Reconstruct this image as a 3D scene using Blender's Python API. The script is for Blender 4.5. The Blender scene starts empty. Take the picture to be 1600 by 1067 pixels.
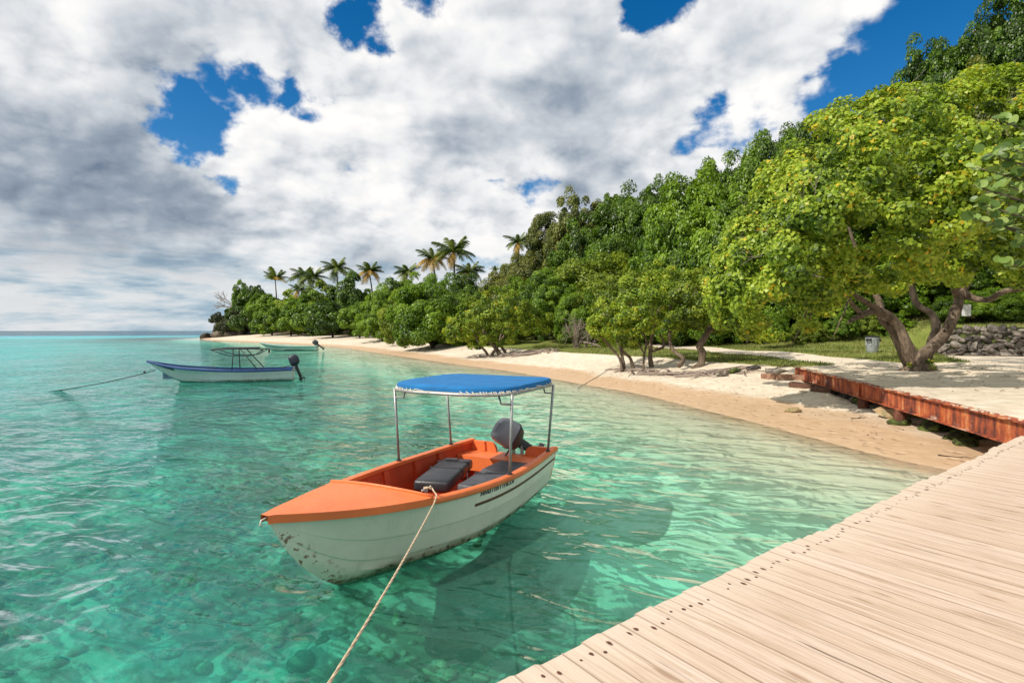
import bpy, bmesh, math, random
import numpy as np
from mathutils import Vector, Matrix, noise as mnoise

sc = bpy.context.scene
COL = sc.collection
R = math.radians
PI = math.pi

# ----------------------------------------------------------------------------- camera
H = 2.6            # eye above the water
F = 850.0          # focal length in pixels of the 1600 px wide photograph
cam_d = bpy.data.cameras.new('camera')
cam = bpy.data.objects.new('camera', cam_d)
COL.objects.link(cam)
cam.location = (0, 0, H)
cam.rotation_euler = (R(90), 0, 0)
cam_d.sensor_width = 36.0
cam_d.lens = 36.0 * F / 1600.0
cam_d.shift_y = -17.0 / 1600.0
cam_d.clip_start = 0.05
cam_d.clip_end = 30000
sc.camera = cam

def ray(px, py):
    return ((px - 800.0) / F, 1.0, (516.5 - py) / F)

# ----------------------------------------------------------------------------- node helper
class G:
    def __init__(self, nt):
        self.nt = nt; nt.nodes.clear()
    def n(self, t, ins=None, **kw):
        nd = self.nt.nodes.new(t)
        for k, v in kw.items(): setattr(nd, k, v)
        for k, v in (ins or {}).items(): self.set(nd.inputs[k], v)
        return nd
    def set(self, sock, v):
        if isinstance(v, bpy.types.NodeSocket): self.nt.links.new(v, sock)
        elif isinstance(v, bpy.types.Node): self.nt.links.new(v.outputs[0], sock)
        else:
            if sock.type == 'RGBA' and len(v) == 3: v = (*v, 1)
            sock.default_value = v
    def m(self, op, a, b=None, c=None, clamp=False):
        nd = self.nt.nodes.new('ShaderNodeMath'); nd.operation = op; nd.use_clamp = clamp
        for i, v in enumerate((a, b, c)):
            if v is not None: self.set(nd.inputs[i], v)
        return nd.outputs[0]
    def add(self, a, b): return self.m('ADD', a, b)
    def sub(self, a, b): return self.m('SUBTRACT', a, b)
    def mul(self, a, b): return self.m('MULTIPLY', a, b)
    def v(self, op, a, b=None, scale=None):
        nd = self.nt.nodes.new('ShaderNodeVectorMath'); nd.operation = op
        self.set(nd.inputs[0], a)
        if b is not None: self.set(nd.inputs[1], b)
        if scale is not None: self.set(nd.inputs['Scale'], scale)
        return nd.outputs['Value'] if op in ('DOT_PRODUCT', 'LENGTH', 'DISTANCE') else nd.outputs[0]
    def ss(self, x, a, b, lo=0.0, hi=1.0):      # smooth step
        nd = self.nt.nodes.new('ShaderNodeMapRange'); nd.interpolation_type = 'SMOOTHSTEP'
        for i, v in enumerate((x, a, b, lo, hi)): self.set(nd.inputs[i], v)
        return nd.outputs[0]
    def lin(self, x, a, b, lo=0.0, hi=1.0):
        nd = self.nt.nodes.new('ShaderNodeMapRange')
        for i, v in enumerate((x, a, b, lo, hi)): self.set(nd.inputs[i], v)
        return nd.outputs[0]
    def mix(self, f, a, b, mode='MIX'):
        nd = self.nt.nodes.new('ShaderNodeMix'); nd.data_type = 'RGBA'; nd.blend_type = mode
        self.set(nd.inputs[0], f); self.set(nd.inputs[6], a); self.set(nd.inputs[7], b)
        return nd.outputs[2]
    def noise(self, vec, scale, detail=4, rough=0.5, dist=0.0, lac=2.0, out=0):
        nd = self.n('ShaderNodeTexNoise', {'Scale': scale, 'Detail': detail, 'Roughness': rough, 'Distortion': dist, 'Lacunarity': lac})
        if vec is not None: self.set(nd.inputs['Vector'], vec)
        return nd.outputs[out]
    def vor(self, vec, scale, feature='F1', rand=1.0, out=0, smooth=None, detail=0):
        nd = self.n('ShaderNodeTexVoronoi', {'Scale': scale, 'Randomness': rand}, feature=feature)
        if detail: nd.inputs['Detail'].default_value = detail
        if smooth is not None: nd.inputs['Smoothness'].default_value = smooth
        if vec is not None: self.set(nd.inputs['Vector'], vec)
        return nd.outputs[out]
    def ramp(self, f, stops, interp='LINEAR'):
        nd = self.n('ShaderNodeValToRGB'); self.set(nd.inputs[0], f)
        cr = nd.color_ramp; cr.interpolation = interp
        while len(cr.elements) < len(stops): cr.elements.new(0.5)
        for e, (p, c) in zip(cr.elements, stops):
            e.position = p; e.color = (*c, 1) if len(c) == 3 else c
        return nd.outputs[0]
    def scale3(self, vec, s):
        return self.v('MULTIPLY', vec, s)

# ----------------------------------------------------------------------------- sky, sun, exposure
SUN_EL = 43.0
SUN_DIR = Vector((-0.90, -0.43, 0)).normalized() * math.cos(R(SUN_EL)) + Vector((0, 0, math.sin(R(SUN_EL))))   # towards the sun

world = bpy.data.worlds.new('World')
sc.world = world
world.use_nodes = True

def build_world():
    g = G(world.node_tree)
    tc = g.n('ShaderNodeTexCoord')
    d = g.v('NORMALIZE', tc.outputs['Generated'])
    sky = g.n('ShaderNodeTexSky', sky_type='NISHITA', sun_disc=False)
    sky.sun_elevation = R(SUN_EL)
    sky.sun_rotation = math.atan2(SUN_DIR.x, SUN_DIR.y)
    sky.altitude = 200; sky.air_density = 1.0; sky.dust_density = 0.3; sky.ozone_density = 3.0
    hs = g.n('ShaderNodeHueSaturation', {'Saturation': 1.42, 'Value': 0.98, 'Color': sky.outputs[0]})
    blue = hs.outputs[0]

    def blob(dv, px, py, r):
        v = Vector(ray(px, py)); l = v.length; v.normalize()
        r = r / F / l
        return g.ss(g.v('DISTANCE', dv, tuple(v)), r * 1.75, r * 0.1)

    # gaps of clear sky and thick dark banks, as directions
    holes = [(262, 190, 34, .7), (302, 182, 46, .95), (288, 222, 28, .7), (352, 152, 34, .42), (405, 142, 32, .5), (448, 152, 30, .62), (476, 178, 24, .6),
             (572, 40, 46, .95), (590, 76, 30, .8), (352, 285, 28, .7), (1004, 14, 40, .9), (1044, -8, 44, .9), (665, -10, 40, .8), (838, 288, 42, .9),
             (772, 285, 24, .5), (1500, 60, 150, 1.2), (1420, 100, 95, 1), (1350, 135, 70, 1), (1290, 160, 60, .8), (1330, 185, 60, .9), (1190, 178, 62, .85), (1120, 205, 56, .85),
             (1075, 220, 42, .8), (1170, 235, 50, .7), (1010, 235, 30, .35), (1600, 40, 180, 1.2), (760, 395, 36, .5), (470, 405, 40, .3)]
    darks = [(190, 310, 240, .30), (260, 350, 150, .30), (50, 240, 190, .16), (290, 300, 70, .10), (700, 230, 120, .15), (1090, 110, 220, .24), (560, 400, 80, .2),
             (760, 130, 150, .1), (920, 330, 60, .16), (340, 200, 60, -.14), (600, 250, 110, -.14), (110, 130, 120, -.16), (420, 60, 140, .16), (620, 400, 60, .14), (60, 390, 130, .16),
             (270, 240, 40, -.1), (820, 60, 120, -.1), (960, 190, 90, .06), (480, 260, 60, .1)]

    wn = g.noise(d, 6.5, 6, 0.65, out=1)
    warp = g.v('SCALE', g.v('SUBTRACT', wn, (0.5, 0.5, 0.5)), scale=0.13)
    dw = g.v('ADD', d, warp)
    hole = None
    for px, py, r, a in holes:
        b = g.mul(blob(dw, px, py, r), a)
        hole = b if hole is None else g.m('MAXIMUM', hole, b)
    dark = None
    for px, py, r, a in darks:
        b = g.mul(blob(dw, px, py, r), a)
        dark = b if dark is None else g.add(dark, b)

    sep = g.n('ShaderNodeSeparateXYZ', {0: d})
    z = sep.outputs[2]
    # cover thins out towards the sun, which shines unobstructed
    cover = g.ss(g.v('DOT_PRODUCT', d, tuple(Vector((-0.35, 0.85, 0.25)).normalized())), 0.15, 0.75, -0.22, 0.0)

    def density(dv, det, fine):
        zz = g.m('ABSOLUTE', g.v('DOT_PRODUCT', dv, (0, 0, 1)))
        k = g.m('DIVIDE', 1.0, g.add(g.mul(zz, 0.7), 0.36))
        q = g.v('SCALE', dv, scale=k)
        mid = g.noise(q, 2.4, det, 0.55, dist=0.1)
        rid = g.n('ShaderNodeTexNoise', {'Vector': q, 'Scale': 3.9, 'Detail': fine, 'Roughness': 0.55, 'Offset': 1.0, 'Gain': 1.6}, noise_type='RIDGED_MULTIFRACTAL', normalize=False)
        return g.sub(g.mul(mid, 1.5), g.mul(rid.outputs[0], 0.20))
    D0 = density(d, 7, 5)
    offs = Vector((-0.72, 0.0, 0.70)).normalized()
    D1 = density(g.v('ADD', d, tuple(offs * 0.022)), 6, 4)
    D2 = density(g.v('ADD', d, tuple(offs * 0.09)), 3, 2)

    body = g.add(g.sub(g.sub(D0, g.mul(hole, 0.60)), -0.02), g.add(cover, g.mul(dark, 0.20)))
    alpha = g.ss(body, 0.06, 0.30)
    # light: bright where the cloud thins towards the sun, grey where it is thick and faces away
    thick = g.add(g.mul(g.ss(body, 0.30, 0.95), 0.45), g.mul(dark, 1.15))
    lit = g.add(g.mul(g.sub(D0, D1), 0.85), g.mul(g.sub(D0, D2), 1.15))
    tone = g.m('ADD', g.sub(0.925, g.mul(thick, 0.66)), g.mul(lit, 0.75), clamp=True)
    cloud = g.ramp(tone, [(0.0, (0.17, 0.225, 0.31)), (0.3, (0.32, 0.38, 0.46)), (0.58, (0.60, 0.64, 0.69)), (0.80, (0.86, 0.87, 0.885)), (1.0, (1.02, 1.0, 0.98))])
    # pale band of far cloud and air over the horizon, streaked level
    az = g.v('NORMALIZE', g.v('MULTIPLY', d, (1, 1, 0)))
    hv = g.v('ADD', g.v('SCALE', az, scale=9.0), g.v('MULTIPLY', d, (0, 0, 48)))
    st = g.noise(hv, 1.1, 6, 0.6)
    hz_col = g.ramp(st, [(0.34, (0.38, 0.55, 0.68)), (0.46, (0.68, 0.79, 0.86)), (0.58, (0.93, 0.95, 0.96))])
    STR = 0.12
    cl = g.v('SCALE', cloud, scale=1.0 / STR)
    hc = g.v('SCALE', hz_col, scale=0.86 / STR)
    c = g.mix(alpha, blue, cl)
    c = g.mix(g.ss(z, 0.19, 0.05, 0.0, 0.86), c, hc)
    bg = g.n('ShaderNodeBackground', {'Color': c, 'Strength': STR})
    out = g.n('ShaderNodeOutputWorld', {'Surface': bg.outputs[0]})
build_world()
world.cycles.sampling_method = 'MANUAL'
world.cycles.sample_map_resolution = 512

sun_d = bpy.data.lights.new('sun', 'SUN')
sun_d.energy = 4.7
sun_d.angle = R(0.53)
sun_d.color = (1.0, 0.93, 0.82)
sun = bpy.data.objects.new('sun', sun_d)
COL.objects.link(sun)
sun.rotation_euler = SUN_DIR.to_track_quat('Z', 'Y').to_euler()
sun.location = (-20, -10, 40)

vs = sc.view_settings
vs.view_transform = 'Standard'; vs.look = 'None'; vs.gamma = 1.0; vs.use_curve_mapping = False
vs.exposure = 0.0
sc.render.engine = 'CYCLES'
cy = sc.cycles
cy.use_denoising = True
cy.max_bounces = 7; cy.diffuse_bounces = 3; cy.glossy_bounces = 3; cy.transmission_bounces = 4; cy.transparent_max_bounces = 12
cy.sample_clamp_indirect = 6.0
cy.caustics_reflective = False; cy.caustics_refractive = False

# ----------------------------------------------------------------------------- mesh helpers
def tag(o, label=None, cat=None, group=None, kind=None):
    if label: o['label'] = label
    if cat: o['category'] = cat
    if group: o['group'] = group
    if kind: o['kind'] = kind
    return o

def link(name, data, parent=None):
    o = bpy.data.objects.new(name, data)
    COL.objects.link(o)
    if parent is not None: o.parent = parent
    return o

def thing(name, label, cat, loc=(0, 0, 0), rotz=0.0, group=None):
    o = bpy.data.objects.new(name, None)
    o.empty_display_size = 0.2
    COL.objects.link(o)
    o.location = loc; o.rotation_euler = (0, 0, rotz)
    return tag(o, label, cat, group)

def copy_tree(o, parent=None):
    c = o.copy(); COL.objects.link(c); c.parent = parent
    for ch in list(o.children): copy_tree(ch, c)
    return c

class MB:
    def __init__(self): self.v = []; self.f = []; self.mi = []
    def addmesh(self, v, f, mi=0):
        n = len(self.v); self.v += [tuple(p) for p in v]
        self.f += [tuple(i + n for i in q) for q in f]; self.mi += [mi] * len(f)
    def box(self, c, s, rot=None, mi=0, taper=1.0):
        x, y, z = s[0] / 2, s[1] / 2, s[2] / 2
        vs_ = [Vector((sx * x * (taper if sz > 0 else 1), sy * y * (taper if sz > 0 else 1), sz * z)) for sz in (-1, 1) for sy in (-1, 1) for sx in (-1, 1)]
        if rot is not None: vs_ = [rot @ p for p in vs_]
        vs_ = [p + Vector(c) for p in vs_]
        self.addmesh(vs_, [(0, 2, 3, 1), (4, 5, 7, 6), (0, 1, 5, 4), (2, 6, 7, 3), (0, 4, 6, 2), (1, 3, 7, 5)], mi)
    def tube(self, pts, r, n=8, mi=0, caps=True):
        pts = [Vector(p) for p in pts]
        rs = [r] * len(pts) if not hasattr(r, '__len__') else list(r)
        up = Vector((0, 0, 1)); rings = []
        t0 = (pts[1] - pts[0]).normalized()
        a = t0.cross(up)
        if a.length < 1e-3: a = t0.cross(Vector((1, 0, 0)))
        a.normalize()
        for i, p in enumerate(pts):
            t = (pts[min(i + 1, len(pts) - 1)] - pts[max(i - 1, 0)])
            if t.length < 1e-9: t = t0
            t.normalize()
            a = (a - t * a.dot(t))
            if a.length < 1e-6: a = t.orthogonal()
            a.normalize(); b = t.cross(a)
            rings.append([p + (a * math.cos(2 * PI * k / n) + b * math.sin(2 * PI * k / n)) * rs[i] for k in range(n)])
        v = [p for rg in rings for p in rg]
        f = [(i * n + k, i * n + (k + 1) % n, (i + 1) * n + (k + 1) % n, (i + 1) * n + k) for i in range(len(pts) - 1) for k in range(n)]
        if caps:
            f.append(tuple(range(n - 1, -1, -1))); f.append(tuple((len(pts) - 1) * n + k for k in range(n)))
        self.addmesh(v, f, mi)
    def loft(self, rings, closed=True, cap0=False, cap1=False, mi=0):
        n = len(rings[0]); v = [p for rg in rings for p in rg]; f = []
        for i in range(len(rings) - 1):
            for k in range(n if closed else n - 1):
                f.append((i * n + k, i * n + (k + 1) % n, (i + 1) * n + (k + 1) % n, (i + 1) * n + k))
        if cap0: f.append(tuple(range(n - 1, -1, -1)))
        if cap1: f.append(tuple((len(rings) - 1) * n + k for k in range(n)))
        self.addmesh(v, f, mi)
    def data(self, name, mats, smooth=False, sharp=None):
        me = bpy.data.meshes.new(name)
        me.from_pydata(self.v, [], self.f)
        for m in (mats if isinstance(mats, (list, tuple)) else [mats]): me.materials.append(m)
        if any(self.mi): me.polygons.foreach_set('material_index', self.mi)
        if smooth:
            me.polygons.foreach_set('use_smooth', [True] * len(me.polygons))
            if sharp: me.set_sharp_from_angle(angle=R(sharp))
        me.update()
        return me
    def obj(self, name, mats, parent=None, smooth=False, sharp=None):
        return link(name, self.data(name, mats, smooth, sharp), parent)

def np_mesh(name, V, Q, mat, attrs=None, smooth=False):
    """mesh from numpy arrays: V (n,3), Q (m,4) or (m,3); attrs: {name: (domain, values)}"""
    me = bpy.data.meshes.new(name)
    V = np.ascontiguousarray(V, dtype=np.float32); Q = np.ascontiguousarray(Q, dtype=np.int32)
    k = Q.shape[1]
    me.vertices.add(len(V)); me.vertices.foreach_set('co', V.ravel())
    me.loops.add(Q.size); me.loops.foreach_set('vertex_index', Q.ravel())
    me.polygons.add(len(Q))
    me.polygons.foreach_set('loop_start', np.arange(0, Q.size, k, dtype=np.int32))
    me.polygons.foreach_set('loop_total', np.full(len(Q), k, dtype=np.int32))
    if smooth: me.polygons.foreach_set('use_smooth', np.ones(len(Q), dtype=bool))
    for an, (dom, val) in (attrs or {}).items():
        a = me.attributes.new(an, 'FLOAT', dom); a.data.foreach_set('value', np.ascontiguousarray(val, dtype=np.float32))
    if mat is not None: me.materials.append(mat)
    me.update(calc_edges=True); me.validate()
    return me

def spl(xs, ys, x):
    """smooth curve through points"""
    xs = np.asarray(xs, float); ys = np.asarray(ys, float)
    m = np.gradient(ys, xs)
    i = np.clip(np.searchsorted(xs, x) - 1, 0, len(xs) - 2)
    h = xs[i + 1] - xs[i]; t = np.clip((x - xs[i]) / h, 0, 1)
    return ((1 + 2 * t) * (1 - t) ** 2 * ys[i] + t * (1 - t) ** 2 * h * m[i] + t * t * (3 - 2 * t) * ys[i + 1] + t * t * (t - 1) * h * m[i + 1])

def sstep(a, b, x):
    t = np.clip((x - a) / (b - a), 0, 1); return t * t * (3 - 2 * t)

def rock_mesh(name, mat, seed, s=(1, 1, .7), sub=2, rough=.35):
    bm = bmesh.new(); bmesh.ops.create_icosphere(bm, subdivisions=sub, radius=1.0)
    rn = random.Random(seed); o = Vector((rn.uniform(-50, 50), rn.uniform(-50, 50), rn.uniform(-50, 50)))
    for v in bm.verts:
        d = v.co.normalized()
        k = 1 + rough * (mnoise.noise(d * 1.1 + o) + .5 * mnoise.noise(d * 2.7 + o) + .25 * mnoise.noise(d * 6 + o))
        c = d * k
        for q in range(3):      # flattened facets, as broken rock has
            n = Vector((mnoise.noise(o + Vector((q * 7, 0, 0))), mnoise.noise(o + Vector((0, q * 7, 3))), mnoise.noise(o + Vector((3, 0, q * 7))))).normalized()
            e = c.dot(n) - .72
            if e > 0: c -= n * e * .8
        v.co = Vector((c.x * s[0], c.y * s[1], c.z * s[2]))
    me = bpy.data.meshes.new(name); bm.to_mesh(me); bm.free(); me.materials.append(mat)
    me.polygons.foreach_set('use_smooth', [True] * len(me.polygons)); me.set_sharp_from_angle(angle=R(38))
    return me

# ----------------------------------------------------------------------------- materials
def mat(name):
    m = bpy.data.materials.new(name); m.use_nodes = True
    return m, G(m.node_tree)

def fin(g, bsdf, disp=None):
    g.n('ShaderNodeOutputMaterial', {'Surface': bsdf.outputs[0] if isinstance(bsdf, bpy.types.Node) else bsdf})

def bump(g, h, dist=0.01, strength=1.0):
    return g.n('ShaderNodeBump', {'Height': h, 'Distance': dist, 'Strength': strength}).outputs[0]

def paint(name, col, rough=.45, vary=.12, dirt=None, scale=3.0, bumpd=.002, metallic=0.0, coat=0.0):
    """painted or moulded surface: slight mottling, optional dirt colour in worn blotches, fine relief"""
    m, g = mat(name)
    co = g.n('ShaderNodeTexCoord').outputs['Object']
    n1 = g.noise(co, scale, 5, .6); n2 = g.noise(co, scale * 9, 4, .6)
    c = g.mix(g.ss(n1, .3, .7), tuple(x * (1 - vary) for x in col), tuple(min(1, x * (1 + vary * .7)) for x in col))
    if dirt: c = g.mix(g.ss(g.add(g.mul(n1, .6), g.mul(n2, .4)), .52, .68, 0, .75), c, dirt)
    b = g.n('ShaderNodeBsdfPrincipled', {'Base Color': c, 'Roughness': g.lin(n2, .3, .7, rough - .08, rough + .12), 'Metallic': metallic, 'Normal': bump(g, n2, bumpd)})
    if coat: b.inputs['Coat Weight'].default_value = coat
    fin(g, b); return m

def m_sand():
    m, g = mat('sand_and_grass')
    geo = g.n('ShaderNodeNewGeometry'); P = geo.outputs['Position']
    z = g.n('ShaderNodeSeparateXYZ', {0: P}).outputs[2]
    grass = g.n('ShaderNodeAttribute', attribute_name='grass').outputs['Fac']
    litter_shade = g.n('ShaderNodeAttribute', attribute_name='litter_shade').outputs['Fac']
    nb = g.noise(P, .45, 5, .6); nm = g.noise(P, 2.2, 6, .62); nf = g.noise(P, 40, 4, .7); nfoot = g.noise(P, 5.0, 3, .5)
    dry = g.ramp(nm, [(.3, (.52, .43, .32)), (.5, (.63, .54, .42)), (.7, (.71, .63, .51))])
    wet = g.ramp(nm, [(.3, (.48, .32, .19)), (.7, (.58, .41, .265))])
    line = g.add(z, g.mul(g.sub(nb, .5), .16))
    c = g.mix(g.ss(line, .10, .19), wet, dry)
    # under water: pale sand with weed and stones
    wp = g.v('ADD', P, g.v('SCALE', g.v('SUBTRACT', g.noise(P, .8, 3, .5, out=1), (.5, .5, .5)), scale=1.6))
    w1 = g.noise(wp, .33, 6, .62); w2 = g.noise(wp, 1.7, 5, .65)
    weed = g.mul(g.ss(g.add(g.mul(w1, .62), g.mul(w2, .38)), .43, .52), g.ss(z, -.45, -.75))
    bed = g.mix(g.mul(weed, .88), g.mix(g.ss(w2, .35, .65), (.40, .42, .28), (.78, .75, .55)), g.ramp(w2, [(.3, (.008, .035, .02)), (.7, (.07, .13, .05))]))
    peb = g.vor(wp, 3.2, 'F1', out=0)
    bed = g.mix(g.ss(peb, .26, .14, 0, .4), bed, (.62, .62, .48))
    bed = g.mix(g.ss(z, -.85, -.32), bed, g.ramp(nm, [(.3, (.74, .66, .47)), (.7, (.86, .79, .60))]))
    c = g.mix(g.ss(z, .015, -.06), c, bed)
    # lawn
    gn = g.noise(P, 1.1, 6, .7); gf = g.noise(P, 14, 4, .7)
    gc = g.mix(gf, g.ramp(gn, [(.3, (.085, .12, .022)), (.55, (.16, .19, .04)), (.75, (.28, .25, .09))]), (.20, .23, .05))
    gmask = g.ss(g.add(grass, g.mul(g.sub(gn, .5), .9)), .35, .62)
    c = g.mix(gmask, c, gc)
    # fallen leaves and damp earth under the trees; painted shade on the wall bank
    lm = g.ss(g.add(litter_shade, g.mul(g.sub(nm, .5), .8)), .4, .8)
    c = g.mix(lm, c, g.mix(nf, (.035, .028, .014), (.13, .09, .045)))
    bh = g.add(g.add(g.mul(nm, .06), g.mul(g.ss(g.vor(P, 2.6, 'F1'), .10, .34), .05)), g.mul(nf, .006))
    b = g.n('ShaderNodeBsdfPrincipled', {'Base Color': c, 'Roughness': g.ss(line, .04, .2, .55, .95), 'Normal': bump(g, bh, .7), 'Specular IOR Level': .25})
    fin(g, b); return m

def m_water():
    m, g = mat('sea_water')
    geo = g.n('ShaderNodeNewGeometry'); P = geo.outputs['Position']
    depth = g.n('ShaderNodeAttribute', attribute_name='depth').outputs['Fac']
    sep = g.n('ShaderNodeSeparateXYZ', {0: P})
    rotp = g.n('ShaderNodeVectorRotate', {'Vector': P, 'Angle': R(24)}, rotation_type='Z_AXIS').outputs[0]
    q = g.v('MULTIPLY', rotp, (.62, 1.25, 1))
    wv = g.n('ShaderNodeTexNoise', {'Vector': q, 'Scale': .55, 'Detail': 2, 'Roughness': .5, 'Distortion': .6}).outputs[0]
    w2 = g.n('ShaderNodeTexNoise', {'Vector': q, 'Scale': 1.7, 'Detail': 2, 'Roughness': .5, 'Distortion': .8}).outputs[0]
    w3 = g.n('ShaderNodeTexNoise', {'Vector': rotp, 'Scale': 5.5, 'Detail': 3, 'Roughness': .55, 'Distortion': .4}).outputs[0]
    # wind comes in patches, and dies in the lee close to the sand
    gust = g.ss(g.noise(P, .09, 3, .5), .35, .65, .55, 1.15)
    calm = g.ss(depth, .08, 1.9, .13, 1.0)
    amp = g.mul(gust, calm)
    h = g.add(g.add(g.mul(wv, .37), g.mul(w2, .27)), g.mul(w3, .022))
    nrm = bump(g, g.mul(h, amp), 1.0)
    col = g.ramp(g.m('MULTIPLY', depth, 1 / 12.0), [(0.0, (.55, .60, .40)), (.06, (.20, .52, .34)), (.13, (.050, .29, .25)), (.22, (.06, .59, .58)), (.45, (.045, .54, .62)), (.8, (.010, .11, .19)), (1.0, (.006, .05, .11))])
    fac = g.sub(1.0, g.m('POWER', 2.71828, g.mul(g.mul(depth, g.add(g.mul(depth, .095), .025)), -1.0)))
    fac = g.m('MINIMUM', fac, .93)
    tint = g.n('ShaderNodeCombineColor', {0: g.m('POWER', .48, depth), 1: g.m('POWER', .93, depth), 2: g.m('POWER', .88, depth)}).outputs[0]
    tr = g.n('ShaderNodeBsdfTransparent', {'Color': tint})
    df = g.n('ShaderNodeBsdfDiffuse', {'Color': col, 'Normal': nrm})
    body = g.n('ShaderNodeMixShader', {0: fac, 1: tr.outputs[0], 2: df.outputs[0]})
    gl = g.n('ShaderNodeBsdfGlossy', {'Color': (.90, 1, .98, 1), 'Roughness': .03, 'Normal': nrm})
    fr = g.n('ShaderNodeFresnel', {'IOR': 1.333, 'Normal': nrm})
    s = g.n('ShaderNodeMixShader', {0: g.m('MULTIPLY', fr.outputs[0], .80), 1: body.outputs[0], 2: gl.outputs[0]})
    fin(g, s); return m

def m_plank():
    m, g = mat('weathered_plank')
    co = g.n('ShaderNodeTexCoord').outputs['Object']
    rnd = g.n('ShaderNodeObjectInfo').outputs['Random']
    p = g.v('ADD', co, g.n('ShaderNodeCombineXYZ', {0: g.mul(rnd, 71.0), 1: g.mul(rnd, 13.0), 2: g.mul(rnd, 37.0)}).outputs[0])
    ps = g.v('MULTIPLY', p, (.8, 34.0, 12.0))
    bend = g.v('ADD', ps, g.v('SCALE', g.noise(g.v('MULTIPLY', p, (.8, 4, 4)), 1.6, 3, .5, out=1), scale=2.6))
    gr = g.noise(bend, 1.0, 6, .68); fine = g.noise(g.v('MULTIPLY', p, (3, 130, 60)), 1.0, 4, .7)
    lg = g.noise(p, 1.4, 3, .5)
    c = g.ramp(gr, [(.30, (.23, .15, .095)), (.41, (.43, .315, .225)), (.53, (.58, .45, .36)), (.70, (.68, .56, .475))])
    strands = g.noise(g.v('MULTIPLY', p, (.7, 105, 50)), 1.0, 4, .68)
    c = g.mix(g.ss(strands, .52, .64, 0, .62), c, (.33, .22, .14))
    c = g.mix(g.ss(strands, .46, .34, 0, .5), c, (.68, .56, .44))
    c = g.mix(g.ss(fine, .45, .72, 0, .35), c, (.30, .19, .11))
    c = g.mix(g.ss(lg, .42, .62, 0, .35), c, (.60, .49, .39))
    c = g.mix(g.mul(g.ss(rnd, 0, 1), .35), c, (.52, .38, .27))
    # bleached, salty ends
    x = g.n('ShaderNodeSeparateXYZ', {0: co}).outputs[0]
    c = g.mix(g.mul(g.ss(g.add(x, g.mul(lg, .5)), .85, .2), .55), c, (.64, .54, .43))
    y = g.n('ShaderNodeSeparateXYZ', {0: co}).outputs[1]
    c = g.mix(g.ss(g.add(g.m('ABSOLUTE', y), g.mul(g.sub(lg, .5), .016)), .0635, .070, 0, .5), c, (.17, .11, .07))  # weathered edges, darkened in colour to paint shadow lines along the plank gaps
    # drying cracks
    ck = g.noise(g.v('MULTIPLY', p, (1.1, 30, 20)), 1.0, 3, .5)
    crack = g.mul(g.ss(ck, .685, .72), g.ss(g.noise(p, 1.1, 2, .5), .45, .6))
    c = g.mix(g.mul(crack, .85), c, (.09, .055, .035))
    # knots
    kd = g.vor(g.v('MULTIPLY', p, (1.5, 6.5, 3)), 1.0, 'F1')
    c = g.mix(g.ss(kd, .16, .05, 0, .7), c, (.28, .17, .10))
    hgt = g.add(g.add(g.add(g.mul(gr, .4), g.mul(fine, .3)), g.mul(strands, -.5)), g.mul(crack, -1.2))
    b = g.n('ShaderNodeBsdfPrincipled', {'Base Color': c, 'Roughness': .85, 'Normal': bump(g, hgt, .006), 'Specular IOR Level': .25})
    fin(g, b); return m

def m_rust(name='rusty_steel', bright=1.0):
    m, g = mat(name)
    co = g.n('ShaderNodeTexCoord').outputs['Object']
    streak = g.noise(g.v('MULTIPLY', co, (5.0, 5.0, .7)), 1.0, 6, .65)
    bl = g.noise(co, 2.4, 6, .65); fn = g.noise(co, 30, 4, .7)
    c = g.ramp(g.add(g.mul(streak, .6), g.mul(bl, .4)), [(.36, (.035, .016, .014)), (.44, (.16, .038, .020)), (.51, (.36, .075, .026)), (.57, (.50, .15, .045)), (.66, (.60, .36, .20))])
    c = g.mix(g.ss(fn, .5, .75, 0, .5), c, (.12, .05, .035))
    c = g.mix(g.mul(g.ss(g.noise(co, 1.1, 6, .7), .58, .66), g.ss(fn, .4, .6)), c, (.62, .52, .42))
    b = g.n('ShaderNodeBsdfPrincipled', {'Base Color': c, 'Roughness': .85, 'Normal': bump(g, g.add(g.mul(fn, .5), bl), .015)})
    fin(g, b); return m

def m_bark(name, c0, c1, c2, sc_=1.0):
    m, g = mat(name)
    co = g.n('ShaderNodeTexCoord').outputs['Object']
    a = g.noise(g.v('MULTIPLY', co, (7 * sc_, 7 * sc_, 2.2 * sc_)), 1.0, 6, .7, dist=.6); b_ = g.noise(co, 2.0 * sc_, 4, .6)
    c = g.ramp(g.add(g.mul(a, .7), g.mul(b_, .3)), [(.33, c0), (.5, c1), (.68, c2)])
    b = g.n('ShaderNodeBsdfPrincipled', {'Base Color': c, 'Roughness': .9, 'Normal': bump(g, a, .06 / sc_), 'Specular IOR Level': .2})
    fin(g, b); return m

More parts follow.
